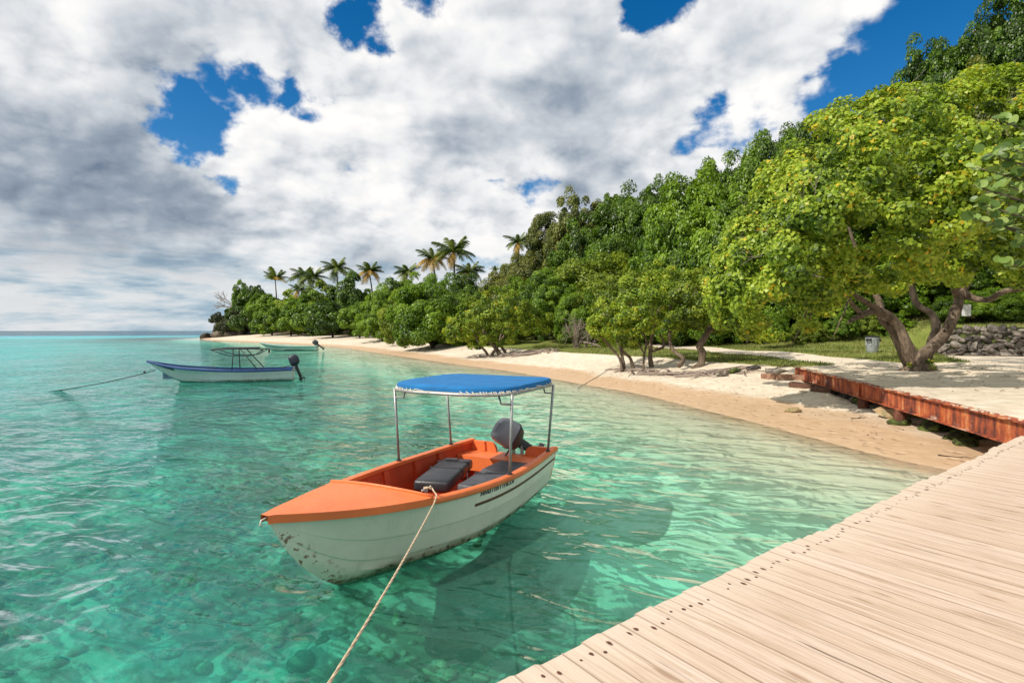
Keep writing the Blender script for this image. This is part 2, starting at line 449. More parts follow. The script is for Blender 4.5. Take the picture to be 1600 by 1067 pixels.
def m_leaf(name, cols, yellow=None, yamt=0.0, trans=.35, rough=.45, sat=1.0):
    """cols: dark, mid, light leaf colours; each leaf has its own tint, each clump too, each tree a slight shift"""
    m, g = mat(name)
    t = g.n('ShaderNodeAttribute', attribute_name='tint').outputs['Fac']
    cl = g.n('ShaderNodeAttribute', attribute_name='clump').outputs['Fac']
    rnd = g.n('ShaderNodeObjectInfo').outputs['Random']
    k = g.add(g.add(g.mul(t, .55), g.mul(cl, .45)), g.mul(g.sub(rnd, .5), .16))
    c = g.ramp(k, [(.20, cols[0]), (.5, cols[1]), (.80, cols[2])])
    if yellow: c = g.mix(g.mul(g.ss(t, 1 - yamt, 1 - yamt * .55), g.ss(cl, .35, .7)), c, yellow)
    p = g.n('ShaderNodeBsdfPrincipled', {'Base Color': c, 'Roughness': rough, 'Specular IOR Level': .35})
    tr = g.n('ShaderNodeBsdfTranslucent', {'Color': g.mix(.6, c, g.v('MULTIPLY', c, (1.5, 1.45, .55)))})
    s = g.n('ShaderNodeMixShader', {0: trans, 1: p.outputs[0], 2: tr.outputs[0]})
    fin(g, s); return m

def m_stone(name, c0, c1, c2, moss=None, scale=2.0):
    m, g = mat(name)
    co = g.n('ShaderNodeTexCoord').outputs['Object']; rnd = g.n('ShaderNodeObjectInfo').outputs['Random']
    p = g.v('ADD', co, g.n('ShaderNodeCombineXYZ', {0: g.mul(rnd, 40.0), 1: g.mul(rnd, 17.0), 2: 0.0}).outputs[0])
    a = g.noise(p, scale, 6, .68); f = g.noise(p, scale * 11, 4, .7)
    c = g.ramp(g.add(g.mul(a, .7), g.mul(g.sub(rnd, .5), .25)), [(.25, c0), (.38, c1), (.5, c2)])
    c = g.mix(g.ss(f, .55, .75, 0, .5), c, c0)
    if moss: c = g.mix(g.mul(g.ss(a, .45, .6), g.ss(f, .35, .55)), c, moss)
    b = g.n('ShaderNodeBsdfPrincipled', {'Base Color': c, 'Roughness': .9, 'Normal': bump(g, g.add(a, g.mul(f, .3)), .08 / scale), 'Specular IOR Level': .25})
    fin(g, b); return m

M = {}
M['sand'] = m_sand()
M['water'] = m_water()
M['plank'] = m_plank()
M['rust'] = m_rust()
M['rust_dark'] = m_bark('dark_rusty_pile', (.035, .016, .014), (.12, .045, .030), (.27, .12, .075))
M['bark'] = m_bark('grey_brown_bark', (.035, .024, .017), (.15, .11, .078), (.33, .255, .185))
M['bark_dark'] = m_bark('dark_bark', (.02, .016, .012), (.06, .045, .032), (.14, .11, .08))
M['palm_bark'] = m_bark('palm_bark', (.06, .05, .04), (.15, .125, .10), (.25, .21, .17))
M['driftwood'] = m_bark('bleached_driftwood', (.10, .075, .06), (.28, .22, .18), (.46, .39, .34), 2.0)
M['rock'] = m_stone('dark_shore_rock', (.025, .022, .018), (.09, .075, .055), (.20, .165, .12))
M['wall_stone'] = m_stone('grey_wall_stone', (.045, .040, .034), (.15, .13, .108), (.30, .265, .225))
M['tan_rock'] = m_stone('tan_coral_rock', (.16, .09, .04), (.42, .28, .14), (.58, .44, .27), moss=(.10, .13, .03))
M['moss_rock'] = m_stone('mossy_rock', (.02, .022, .012), (.05, .06, .02), (.12, .14, .04), moss=(.13, .17, .03))
M['slab'] = m_stone('broken_red_brown_slab', (.12, .06, .04), (.30, .17, .11), (.46, .31, .22))

# ----------------------------------------------------------------------------- the lie of the land
SHORE = [(60, -30), (30, -6), (20, -.5), (14, 3), (10.6, 6.6), (8.6, 9.4), (7.7, 11.2), (7.0, 14.8), (6.3, 17.8), (5.2, 22.3), (3.2, 27), (0, 34.5), (-5.1, 43.5), (-14.4, 61),
         (-30.5, 90), (-58, 122), (-84, 150), (-101, 178), (-109, 190), (-110, 205), (-95, 225), (-50, 250), (40, 290), (160, 330), (300, 330), (300, -60)]
def _smooth_poly(P, k=6):
    P = np.array(P, float); n = len(P); out = []
    for i in range(n):
        p0, p1, p2, p3 = P[i - 1], P[i], P[(i + 1) % n], P[(i + 2) % n]
        for j in range(k):
            t = j / k
            q = .5 * (2 * p1 + (p2 - p0) * t + (2 * p0 - 5 * p1 + 4 * p2 - p3) * t ** 2 + (3 * p1 - p0 - 3 * p2 + p3) * t ** 3)
            out.append(q if 2 < i < n - 4 else p1 + (p2 - p1) * t)
    return np.array(out)
SP = _smooth_poly(SHORE)

def sdist(X, Y):
    """signed distance to the shoreline, positive inland"""
    X = np.asarray(X, float); Y = np.asarray(Y, float); sh = X.shape
    x = X.ravel(); y = Y.ravel()
    best = np.full(x.shape, 1e18); ins = np.zeros(x.shape, bool)
    A = SP; B = np.roll(SP, -1, axis=0)
    for (ax, ay), (bx, by) in zip(A, B):
        dx, dy = bx - ax, by - ay
        t = np.clip(((x - ax) * dx + (y - ay) * dy) / (dx * dx + dy * dy + 1e-12), 0, 1)
        best = np.minimum(best, (x - ax - t * dx) ** 2 + (y - ay - t * dy) ** 2)
        c = ((ay > y) != (by > y))
        with np.errstate(divide='ignore', invalid='ignore'):
            xi = ax + (y - ay) * dx / (dy if abs(dy) > 1e-12 else 1e-12)
        ins ^= c & (x < xi)
    d = np.sqrt(best)
    return np.where(ins, d, -d).reshape(sh)

BP0 = np.array((9.01, 9.58)); BDIR = np.array((.2340, .9722)); BNRM = np.array((.9722, -.2340)); BLEN = 14.75
DECK = 1.0
WALL_A = np.array(((1470 - 800) / F * 33.0, 33.0)); WALL_B = np.array(((1720 - 800) / F * 30.0, 30.0)); WALL_D = (WALL_B - WALL_A) / np.linalg.norm(WALL_B - WALL_A)
HILLS = [(58, 46, 44, 25.0), (30, 92, 42, 15.0), (10, 150, 60, 9.0), (-50, 190, 55, 5.5)]

def wav(x, y, a, b, s):
    return np.sin(x * a + s) * np.cos(y * b + 1.7 * s) + .5 * np.sin(x * a * 2.3 + y * b * 1.9 + 2.1 * s)

def ground_z(X, Y):
    X = np.asarray(X, float); Y = np.asarray(Y, float)
    s = sdist(X, Y)
    # sea bed
    dsh = -s
    open_sea = np.clip((Y - 150) / 250, 0, 1)
    zb = -(.045 * np.clip(dsh, 0, 3.2) + .115 * np.clip(dsh - 3.2, 0, 5.8) + .035 * np.clip(dsh - 9, 0, 25) + .006 * np.clip(dsh - 34, 0, 400) + 6.5 * open_sea * np.clip((dsh - 20) / 60, 0, 1))
    zb = zb - .12 * wav(X, Y, .55, .5, .4) * np.clip((dsh - 2) / 6, 0, 1)
    rip = .035 * np.sin(X * 4.1 + 1.3 * np.sin(Y * 1.7)) * np.cos(Y * 3.6 + np.sin(X * 1.3)) + .05 * np.sin(X * 1.9 + Y * 2.3 + np.sin(X * .9)) + .03 * np.sin(6.3 * X - 4.9 * Y)
    zb = zb + rip * np.clip((dsh - 2.5) / 3, 0, 1) * (Y < 60)
    # beach, bank, lawn
    zl = .048 * np.clip(s, 0, 3) + .122 * np.clip(s - 3, 0, 3) + .42 * sstep(6.0, 8.3, s) + .055 * np.clip(s - 8.3, 0, 26)
    zl = zl + .035 * wav(X, Y, .8, .7, 1.3) * np.clip(s / 3, 0, 1)
    # the sand platform behind the steel beam
    v = (X - BP0[0]) * BNRM[0] + (Y - BP0[1]) * BNRM[1]
    u = (X - BP0[0]) * BDIR[0] + (Y - BP0[1]) * BDIR[1]
    zone = sstep(-14, -10, u) * (1 - sstep(13.2, 15.8, u))
    low = np.minimum(zl, .10 + .022 * np.clip(u, 0, 15))
    zt = np.where(v > -.1, low * (1 - sstep(3.4, 4.8, v)) + np.maximum(1.06 + .015 * v, zl) * sstep(3.4, 4.8, v), zl)
    zl = zl * (1 - zone) + zt * zone
    wa = (X - WALL_A[0]) * WALL_D[0] + (Y - WALL_A[1]) * WALL_D[1]; wf = (X - WALL_A[0]) * WALL_D[1] - (Y - WALL_A[1]) * WALL_D[0]
    wz = sstep(-2.6, .2, wa)
    near = 1 - sstep(-9, 1, wa) * (1 - sstep(-1, -18, wf))
    for hx, hy, r, h in HILLS:
        d = np.hypot(X - hx, Y - hy)
        zl = zl + h * sstep(1, 0, d / r) * sstep(15, 34, s) * near
    # level sand in front of the dry stone wall, a bank behind it
    front = sstep(-.9, -.4, wf) * wz * (1 - sstep(14, 18, wf))
    zl = zl * (1 - front) + np.minimum(zl, 1.08 + .004 * np.abs(wa)) * front
    back = sstep(-.6, -1.1, wf) * wz
    zl = zl * (1 - back) + np.maximum(zl, 2.75 + .16 * np.clip(-wf, 0, 12)) * back
    return np.where(s > 0, zl, zb)

def gz(x, y): return float(ground_z(np.array([x]), np.array([y]))[0])

def on_ground(px, py, ymax=400):
    """the first point of the land a view line through a pixel of the photograph meets"""
    r = ray(px, py); ys = np.concatenate([np.arange(3, 60, .05), np.arange(60, ymax, .5)])
    z = ground_z(r[0] * ys, ys); zz = H + r[2] * ys
    i = np.argmax(zz <= np.maximum(z, 0)) if np.any(zz <= np.maximum(z, 0)) else len(ys) - 1
    return Vector((r[0] * ys[i], ys[i], float(max(z[i], 0))))

def P3(px, py, y):
    r = ray(px, py); return Vector((r[0] * y, y, H + r[2] * y))

def axis(lo, hi, dense_lo, dense_hi, step, growth=1.07):
    a = list(np.arange(dense_lo, dense_hi + 1e-6, step)); s = step
    while a[-1] < hi: s *= growth; a.append(a[-1] + s)
    s = step; b = []
    x = dense_lo
    while x > lo: s *= growth; x -= s; b.append(x)
    return np.array(b[::-1] + a)

GX = axis(-6000, 3000, -7, 33, .26, 1.06)
GY = axis(-300, 9000, 1.5, 38, .26, 1.05)
XX, YY = np.meshgrid(GX, GY)
ZZ = ground_z(XX, YY)
SS = sdist(XX, YY)
VV = (XX - BP0[0]) * BNRM[0] + (YY - BP0[1]) * BNRM[1]
UU = (XX - BP0[0]) * BDIR[0] + (YY - BP0[1]) * BDIR[1]

def path_dist(X, Y, pts):
    best = np.full(X.shape, 1e9)
    for (ax, ay), (bx, by) in zip(pts[:-1], pts[1:]):
        dx, dy = bx - ax, by - ay
        t = np.clip(((X - ax) * dx + (Y - ay) * dy) / (dx * dx + dy * dy), 0, 1)
        best = np.minimum(best, np.hypot(X - ax - t * dx, Y - ay - t * dy))
    return best
PATH = [(p.x, p.y) for p in (on_ground(1400, 578), on_ground(1330, 566), on_ground(1240, 556), on_ground(1150, 549), on_ground(1070, 543), on_ground(1000, 537), on_ground(930, 531))]
def grass_mask(X, Y, S, V, U):
    gmask = sstep(7.4, 8.6, S) * sstep(95, 70, Y)
    gmask = gmask * sstep(1.0, 1.5, path_dist(X, Y, PATH))
    plat = (1 - sstep(9.0, 10.5, V)) * sstep(-.5, .2, V) * (1 - sstep(15.5, 17, U))
    wa = (X - WALL_A[0]) * WALL_D[0] + (Y - WALL_A[1]) * WALL_D[1]; wf = (X - WALL_A[0]) * WALL_D[1] - (Y - WALL_A[1]) * WALL_D[0]
    plat2 = np.maximum(sstep(10.0, 9.0, U) * sstep(26, 23, V) * sstep(-.5, .2, V), sstep(-2.4, -.8, wa) * sstep(-.35, -.05, wf))
    return gmask * (1 - np.maximum(plat, plat2))
GRASS = grass_mask(XX, YY, SS, VV, UU)
LITTER_SHADE = np.zeros_like(XX)
for hx, hy, r, h in HILLS:
    LITTER_SHADE = np.maximum(LITTER_SHADE, sstep(.80, .60, np.hypot(XX - hx, YY - hy) / r) * sstep(14, 24, SS))
LITTER_SHADE = np.maximum(LITTER_SHADE, .62 * sstep(-2, 0, (XX - WALL_A[0]) * WALL_D[0] + (YY - WALL_A[1]) * WALL_D[1]) * sstep(-.5, -1.5, (XX - WALL_A[0]) * WALL_D[1] - (YY - WALL_A[1]) * WALL_D[0]))  # dark earth colour on the bank above the wall, painted in place of shade
LITTER_SHADE = np.maximum(LITTER_SHADE, np.where(YY > 80, sstep(13, 18, SS), sstep(34, 40, SS)))

ny, nx = XX.shape
idx = np.arange(nx * ny).reshape(ny, nx)
QUADS = np.stack([idx[:-1, :-1], idx[:-1, 1:], idx[1:, 1:], idx[1:, :-1]], -1).reshape(-1, 4)
Vg = np.stack([XX, YY, ZZ], -1).reshape(-1, 3)
ground = link('ground', np_mesh('ground', Vg, QUADS, M['sand'], {'grass': ('POINT', GRASS.ravel()), 'litter_shade': ('POINT', LITTER_SHADE.ravel())}, smooth=True))
tag(ground, 'pale sandy beach rising to lawn and wooded hill, running down to the sea bed', None, None, 'structure')

# the sea: one sheet at z = 0 wherever the bed lies below it
zq = ZZ.ravel()[QUADS]
keep = (zq.min(1) < .02)
Qs = QUADS[keep]; used = np.unique(Qs); remap = np.full(nx * ny, -1); remap[used] = np.arange(len(used))
Vs = Vg[used].copy(); dep = np.clip(-Vs[:, 2] * 1.6, 0, 50); Vs[:, 2] = 0
sea = link('sea', np_mesh('sea', Vs, remap[Qs], M['water'], {'depth': ('POINT', dep)}, smooth=True))
tag(sea, 'clear turquoise sea, green over the shallows', None, None, 'structure')

# ----------------------------------------------------------------------------- sand platform behind the beam
def build_terrace():
    us = np.concatenate([np.arange(-9, BLEN + .05, .25)]); vs_ = np.concatenate([[.06, .12], np.arange(.3, 6.01, .3)])
    U, V = np.meshgrid(us, vs_)
    X = BP0[0] + U * BDIR[0] + V * BNRM[0]; Y = BP0[1] + U * BDIR[1] + V * BNRM[1]
    Z = 1.0 + .015 * V + .012 * wav(X, Y, 1.9, 1.7, .6) * np.clip(V, 0, 1) - .012
    n, m_ = U.shape; ix = np.arange(n * m_).reshape(n, m_)
    Q = np.stack([ix[:-1, :-1], ix[:-1, 1:], ix[1:, 1:], ix[1:, :-1]], -1).reshape(-1, 4)
    Vt = np.stack([X, Y, Z], -1).reshape(-1, 3)
    # front and end skirts, so the platform has thickness
    fr = ix[0]; en = ix[:, -1]; base = len(Vt)
    low = Vt[fr].copy(); low[:, 2] = .58
    low2 = Vt[en].copy(); low2[:, 2] = .40
    Vt = np.concatenate([Vt, low, low2]); k = len(fr); k2 = len(en)
    Q2 = np.stack([fr[1:], fr[:-1], base + np.arange(k - 1), base + np.arange(1, k)], -1)
    Q3 = np.stack([en[1:], en[:-1], base + k + np.arange(k2 - 1), base + k + np.arange(1, k2)], -1)
    Q = np.concatenate([Q, Q2, Q3])
    o = link('sand_platform', np_mesh('sand_platform', Vt, Q, M['sand'], None, smooth=True))
    tag(o, 'flat sandy platform held up by the rusty steel beam', None, None, 'structure')
build_terrace()

# ----------------------------------------------------------------------------- dock
DP0 = np.array((-.125, 2.468)); DDIR = np.array((.804, .5946)); DIN = np.array((.5946, -.804))
dock = thing('wooden_dock', 'broad boardwalk dock of pale weathered planks with uneven ends', 'dock', (DP0[0], DP0[1], DECK), math.atan2(DIN[1], DIN[0]))
# local x: across the dock, away from the water; local y: along the edge, away from the camera
def build_dock():
    rn = random.Random(4)
    PW, L, T = .146, 5.2, .05
    variants = []
    for k in range(6):
        mb = MB(); w = PW - .0048; c = .0016; r2 = random.Random(k)
        prof = [(-w / 2, -T), (w / 2, -T), (w / 2, -c), (w / 2 - c * 1.2, 0), (-w / 2 + c * 1.2, 0), (-w / 2, -c)]
        rings = []
        for x in (0.0, .012, L):
            e = .010 if x == 0 else 0
            rings.append([(x + (r2.uniform(-.008, .010) if x < .1 else 0), y * (1 - e / PW * 2), z - (e * .8 if z > -.02 else 0)) for y, z in prof])
        mb.loft(rings, True, True, True)
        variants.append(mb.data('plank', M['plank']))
    ne = int(14.5 / PW)
    y0 = -4.6
    nails = MB(); holes = MB()
    for i in range(ne):
        y = y0 + i * PW
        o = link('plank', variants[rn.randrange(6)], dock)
        sl = .014 * math.sin(y * 1.9 + .6) + .012 * math.sin(y * 4.3)
        off = sl + rn.uniform(-.008, .008)
        o.location = (off, y, rn.uniform(-.0015, .0015)); o.rotation_euler = (rn.uniform(-.004, .004), rn.uniform(-.0015, .0015), rn.uniform(-.002, .002))
        zt = o.location.z
        for row, spread in ((.135, .03), (2.05, .02), (3.6, .02)):
            for dy in (-.036, .036):
                if rn.random() < .12: continue
                px, py = row + rn.uniform(-spread, spread), y + dy + rn.uniform(-.01, .01)
                r_ = rn.uniform(.005, .012) if row < 1 else rn.uniform(.004, .007)
                st = rn.uniform(1.0, 2.2) if row < 1 else rn.uniform(1.8, 3.0)
                nails.tube([(px, py, zt - .03), (px, py, zt + .0022)], r_, 7)
                # dark ring bruised into the wood round each head
                n = len(holes.v); k = 9
                ring = [(px + math.cos(2 * PI * q / k) * r_ * st * rn.uniform(.8, 1.3), py + math.sin(2 * PI * q / k) * r_ * rn.uniform(.9, 1.3), zt + .0012) for q in range(k)]
                holes.addmesh(ring, [tuple(range(k))])
    o = nails.obj('nail', M['nail'], dock); o['kind'] = 'stuff'
    o = holes.obj('rust_stain', M['stain'], dock); o['kind'] = 'stuff'
    # frame below: stringers and piles
    for x in (.18, 2.05, 3.9):
        mb = MB(); mb.box((x, y0 + ne * PW / 2, -.05 - .115), (.10, ne * PW, .22)); mb.obj('stringer', M['old_wood'], dock)
    for y in (-3.2, 0.2, 3.6, 7.0):
        for x in (.32, 3.75):
            mb = MB(); mb.tube([(x, y, -.06), (x, y, -2.9)], .13, 12); mb.obj('pile', M['old_wood'], dock, smooth=True, sharp=40)
M['nail'] = paint('rusted_nail', (.10, .035, .018), .8, .3)
M['stain'] = paint('rust_bruised_wood', (.15, .085, .055), .9, .3)
M['old_wood'] = m_bark('old_wet_timber', (.05, .035, .025), (.14, .10, .07), (.24, .18, .13))
build_dock()

# ----------------------------------------------------------------------------- steel beam
beam = thing('steel_beam', 'long rust-red steel beam edging the sand platform beside the dock', 'beam', (BP0[0], BP0[1], 0), math.atan2(BDIR[1], BDIR[0]))
def build_beam():
    # local x along the beam (away from the camera), local y towards the water
    L = BLEN; x0 = -1.2
    def strip(y0_, y1, z0, z1, seed, wob=.004):
        rn = random.Random(seed); rings = []
        n = 46
        for i in range(n + 1):
            x = x0 + (L - x0) * i / n
            w = [rn.uniform(-wob, wob) for _ in range(4)]
            rings.append([(x, y0_, z0 + w[0]), (x, y1, z0 + w[1]), (x, y1, z1 + w[2]), (x, y0_, z1 + w[3])])
        mb = MB(); mb.loft(rings, True, True, True); return mb
    strip(-.02, .02, .572, .975, 1, .003).obj('web', M['rust'], beam)
    strip(-.16, .10, .977, 1.0, 2, .006).obj('top_flange', M['rust'], beam)
    strip(-.10, .10, .545, .570, 3, .004).obj('bottom_flange', M['rust'], beam)
    for x in (2.62, 7.3, 11.4):
        mb = MB(); mb.box((x, .050, .772), (.02, .056, .40)); mb.obj('stiffener', M['rust'], beam)
    for x, r_ in ((10.6, .15), (7.15, .15), (4.75, .14)):
        px, py = BP0[0] + x * BDIR[0], BP0[1] + x * BDIR[1]
        mb = MB(); mb.tube([(x, .0, .543), (x, .0, .20), (x, 0, gz(px, py) - .5)], [r_, r_ * 1.03, r_ * 1.05], 14); mb.obj('pile', M['rust_dark'], beam, smooth=True, sharp=40)
    # crumbs of concrete and sand caked along the top
    rn = random.Random(8); mb = MB()
    for i in range(150):
        x = rn.uniform(0, L); s = rn.uniform(.015, .05)
        mb.box((x, rn.uniform(-.10, .08), 1.0 + s * .2), (s * rn.uniform(1, 3), s * rn.uniform(1, 2), s * .8), Matrix.Rotation(rn.uniform(0, 3), 3, 'Z'), taper=.6)
    o = mb.obj('caked_sand', M['sand_crumb'], beam); o['kind'] = 'stuff'
M['sand_crumb'] = paint('caked_sand', (.50, .40, .29), .95, .3)
build_beam()

# ----------------------------------------------------------------------------- boats
def m_hull(name, col, grime, rustc, wl=.16):
    """moulded hull: gel-coat, algae and grime along the waterline, scuffs and rust at the stem"""
    m, g = mat(name)
    co = g.n('ShaderNodeTexCoord').outputs['Object']
    s = g.n('ShaderNodeSeparateXYZ', {0: co}); x, z = s.outputs[0], s.outputs[2]
    n1 = g.noise(co, 2.2, 6, .62); n2 = g.noise(co, 16, 5, .65); st = g.noise(g.v('MULTIPLY', co, (9, 9, .8)), 1.0, 5, .6)
    c = g.mix(g.ss(n1, .3, .7), tuple(v * .9 for v in col), col)
    c = g.mix(g.ss(st, .52, .75, 0, .28), c, tuple(v * .62 for v in col))
    lv = g.add(z, g.mul(g.sub(n1, .5), .22))
    c = g.mix(g.ss(lv, wl, wl * .1, 0, .85), c, grime)
    c = g.mix(g.mul(g.ss(lv, .09, .05), g.ss(n2, .45, .6)), c, tuple(v * .25 for v in grime))
    chip = g.mul(g.ss(g.add(g.mul(n2, .65), g.mul(n1, .35)), .54, .57), g.ss(g.sub(x, g.mul(z, .92)), 3.86, 4.10))
    c = g.mix(g.mul(chip, .9), c, rustc)
    b = g.n('ShaderNodeBsdfPrincipled', {'Base Color': c, 'Roughness': g.lin(n2, .3, .7, .28, .5), 'Normal': bump(g, g.add(g.mul(n1, 1.0), g.mul(n2, .1)), .01)})
    fin(g, b); return m

M['hull_white'] = m_hull('worn_white_hull', (.90, .83, .69), (.24, .20, .09), (.26, .07, .025))
M['hull_pale'] = m_hull('grey_white_hull', (.66, .70, .68), (.28, .33, .27), (.5, .5, .48), .12)
M['hull_aqua'] = m_hull('pale_aqua_hull', (.42, .62, .54), (.22, .33, .27), (.4, .4, .38), .1)
M['orange'] = paint('sun_faded_orange_paint', (.80, .185, .050), .42, .14, (.62, .16, .06), 2.2, .004)
M['orange_in'] = paint('orange_red_inner_paint', (.54, .066, .016), .5, .2, (.28, .05, .02), 2.6, .004)
M['rubber'] = paint('brown_stripe', (.115, .040, .014), .5, .2)
M['black_vinyl'] = paint('black_vinyl', (.030, .032, .038), .38, .25, None, 6, .003)
M['grey_vinyl'] = paint('dusty_black_vinyl', (.062, .066, .076), .5, .25, (.10, .10, .105), 4, .003)
M['steel'] = paint('dull_galvanised_steel', (.36, .36, .36), .42, .15, (.22, .20, .18), 8, .001, metallic=.55)
M['cowl'] = paint('grey_engine_cowl', (.29, .30, .32), .32, .1, None, 5, .001, coat=.3)
M['cowl_dark'] = paint('dark_engine_casting', (.035, .036, .04), .45, .2)
M['cowl_brown'] = paint('brown_black_cowl_side', (.075, .045, .038), .4, .25)
M['canvas'] = paint('blue_canvas', (.002, .135, .36), .8, .12, (.004, .17, .42), 5, .003)
M['cord'] = paint('white_cord', (.66, .60, .50), .85, .15)
M['rope'] = paint('tan_rope', (.62, .48, .32), .9, .2, None, 30, .004)
M['rope_dark'] = paint('wet_dark_rope', (.06, .065, .06), .9, .2)
M['blue_paint'] = paint('blue_rail_paint', (.012, .055, .20), .45, .2, (.03, .09, .26), 3)
M['blue_grey'] = paint('faded_blue_inside', (.12, .20, .30), .6, .2)
M['black_metal'] = paint('black_painted_tube', (.012, .013, .015), .5, .2)
M['dark_plastic'] = paint('dark_navy_engine_cover', (.018, .022, .038), .4, .2)

class Hull:
    def __init__(self, L, gx, gb, gzx, gzv, kx, kz, prof_s, prof_b, vs_, blend=(.42, .95)):
        self.__dict__.update(locals())
    def hb(self, x): return float(spl(self.gx, self.gb, x))
    def zg(self, x): return float(spl(self.gzx, self.gzv, x))
    def zk(self, x): return float(min(spl(self.kx, self.kz, x), self.zg(x) - .01))
    def yfrac(self, x, v):
        w = float(sstep(self.blend[0], self.blend[1], x / self.L))
        a = np.interp(v, self.vs_, self.prof_s); b = np.interp(v, self.vs_, self.prof_b)
        return a * (1 - w) + b * w
    def pt(self, x, v, side=1, off=0.0):
        y = self.hb(x) * self.yfrac(x, v) + off
        return Vector((x, side * y, self.zk(x) + (self.zg(x) - self.zk(x)) * v))
    def y_at(self, x, z):
        v = (z - self.zk(x)) / (self.zg(x) - self.zk(x))
        return self.hb(x) * float(self.yfrac(x, max(0, min(1, v))))
    def outer(self, n=44):
        xs = np.linspace(0, self.L - .02, n); rings = []
        for x in xs:
            rg = [self.pt(x, v, -1) for v in self.vs_[::-1]] + [self.pt(x, v, 1) for v in self.vs_[1:]]
            rings.append(rg)
        mb = MB(); mb.loft(rings, closed=False); return mb
    def inner(self, x0, x1, zf, th=.05, n=30):
        mb = MB()
        for s in (-1, 1):
            rings = []
            for x in np.linspace(x0, x1, n):
                zt = self.zg(x) - .02
                rings.append([Vector((x, s * max(.01, self.y_at(x, z) - th), z)) for z in np.linspace(zf, zt, 7)])
            mb.loft(rings, closed=False)
        return mb
    def floor(self, x0, x1, zf, th=.05, n=24):
        mb = MB(); rings = []
        for x in np.linspace(x0, x1, n):
            y = max(.01, self.y_at(x, zf) - th + .01)
            rings.append([Vector((x, t * y, zf)) for t in np.linspace(-1, 1, 7)])
        mb.loft(rings, closed=False); return mb
    def rail(self, side, x0, x1, out=.03, inn=.075, up=.022, dn=.05, n=40):
        rings = []
        for x in np.linspace(x0, x1, n):
            y = self.hb(x); z = self.zg(x); i = min(inn, max(y - .004, -out + .01) + 0)
            rings.append([Vector((x, side * (y - i), z - .03)), Vector((x, side * (y - i), z + up - .006)), Vector((x, side * (y - i + .012), z + up)), Vector((x, side * (y + out - .014), z + up)),
                          Vector((x, side * (y + out), z + up - .014)), Vector((x, side * (y + out), z - dn + .01)), Vector((x, side * (y + out - .01), z - dn)), Vector((x, side * (y + .002), z - dn))])
        mb = MB(); mb.loft(rings, True, True, True); return mb
    def strip(self, side, x0, x1, v, w, off=.006, n=30):
        rings = []
        for x in np.linspace(x0, x1, n):
            d = w / max(.22, (self.zg(x) - self.zk(x))) / 2
            vv = v(x) if callable(v) else v
            rings.append([self.pt(x, vv - d, side, .0), self.pt(x, vv - d, side, off), self.pt(x, vv + d, side, off), self.pt(x, vv + d, side, 0)])
        mb = MB(); mb.loft(rings, True, True, True); return mb

def soft_box(c, s, bev, rot=None, puff=0.0, seg=3):
    bm = bmesh.new(); bmesh.ops.create_cube(bm, size=1.0)
    bmesh.ops.scale(bm, vec=Vector(s), verts=bm.verts)
    bmesh.ops.bevel(bm, geom=bm.edges[:], offset=bev, segments=seg, affect='EDGES', profile=.5)
    if puff:
        for v in bm.verts:
            k = max(0, 1 - (2 * v.co.x / s[0]) ** 4) * max(0, 1 - (2 * v.co.y / s[1]) ** 4)
            if v.co.z > 0: v.co.z += puff * k
    if rot is not None: bmesh.ops.transform(bm, matrix=rot.to_4x4(), verts=bm.verts)
    bmesh.ops.translate(bm, vec=Vector(c), verts=bm.verts)
    bm.verts.ensure_lookup_table()
    v = [p.co.copy() for p in bm.verts]; f = [[q.index for q in p.verts] for p in bm.faces]
    bm.free(); return v, f

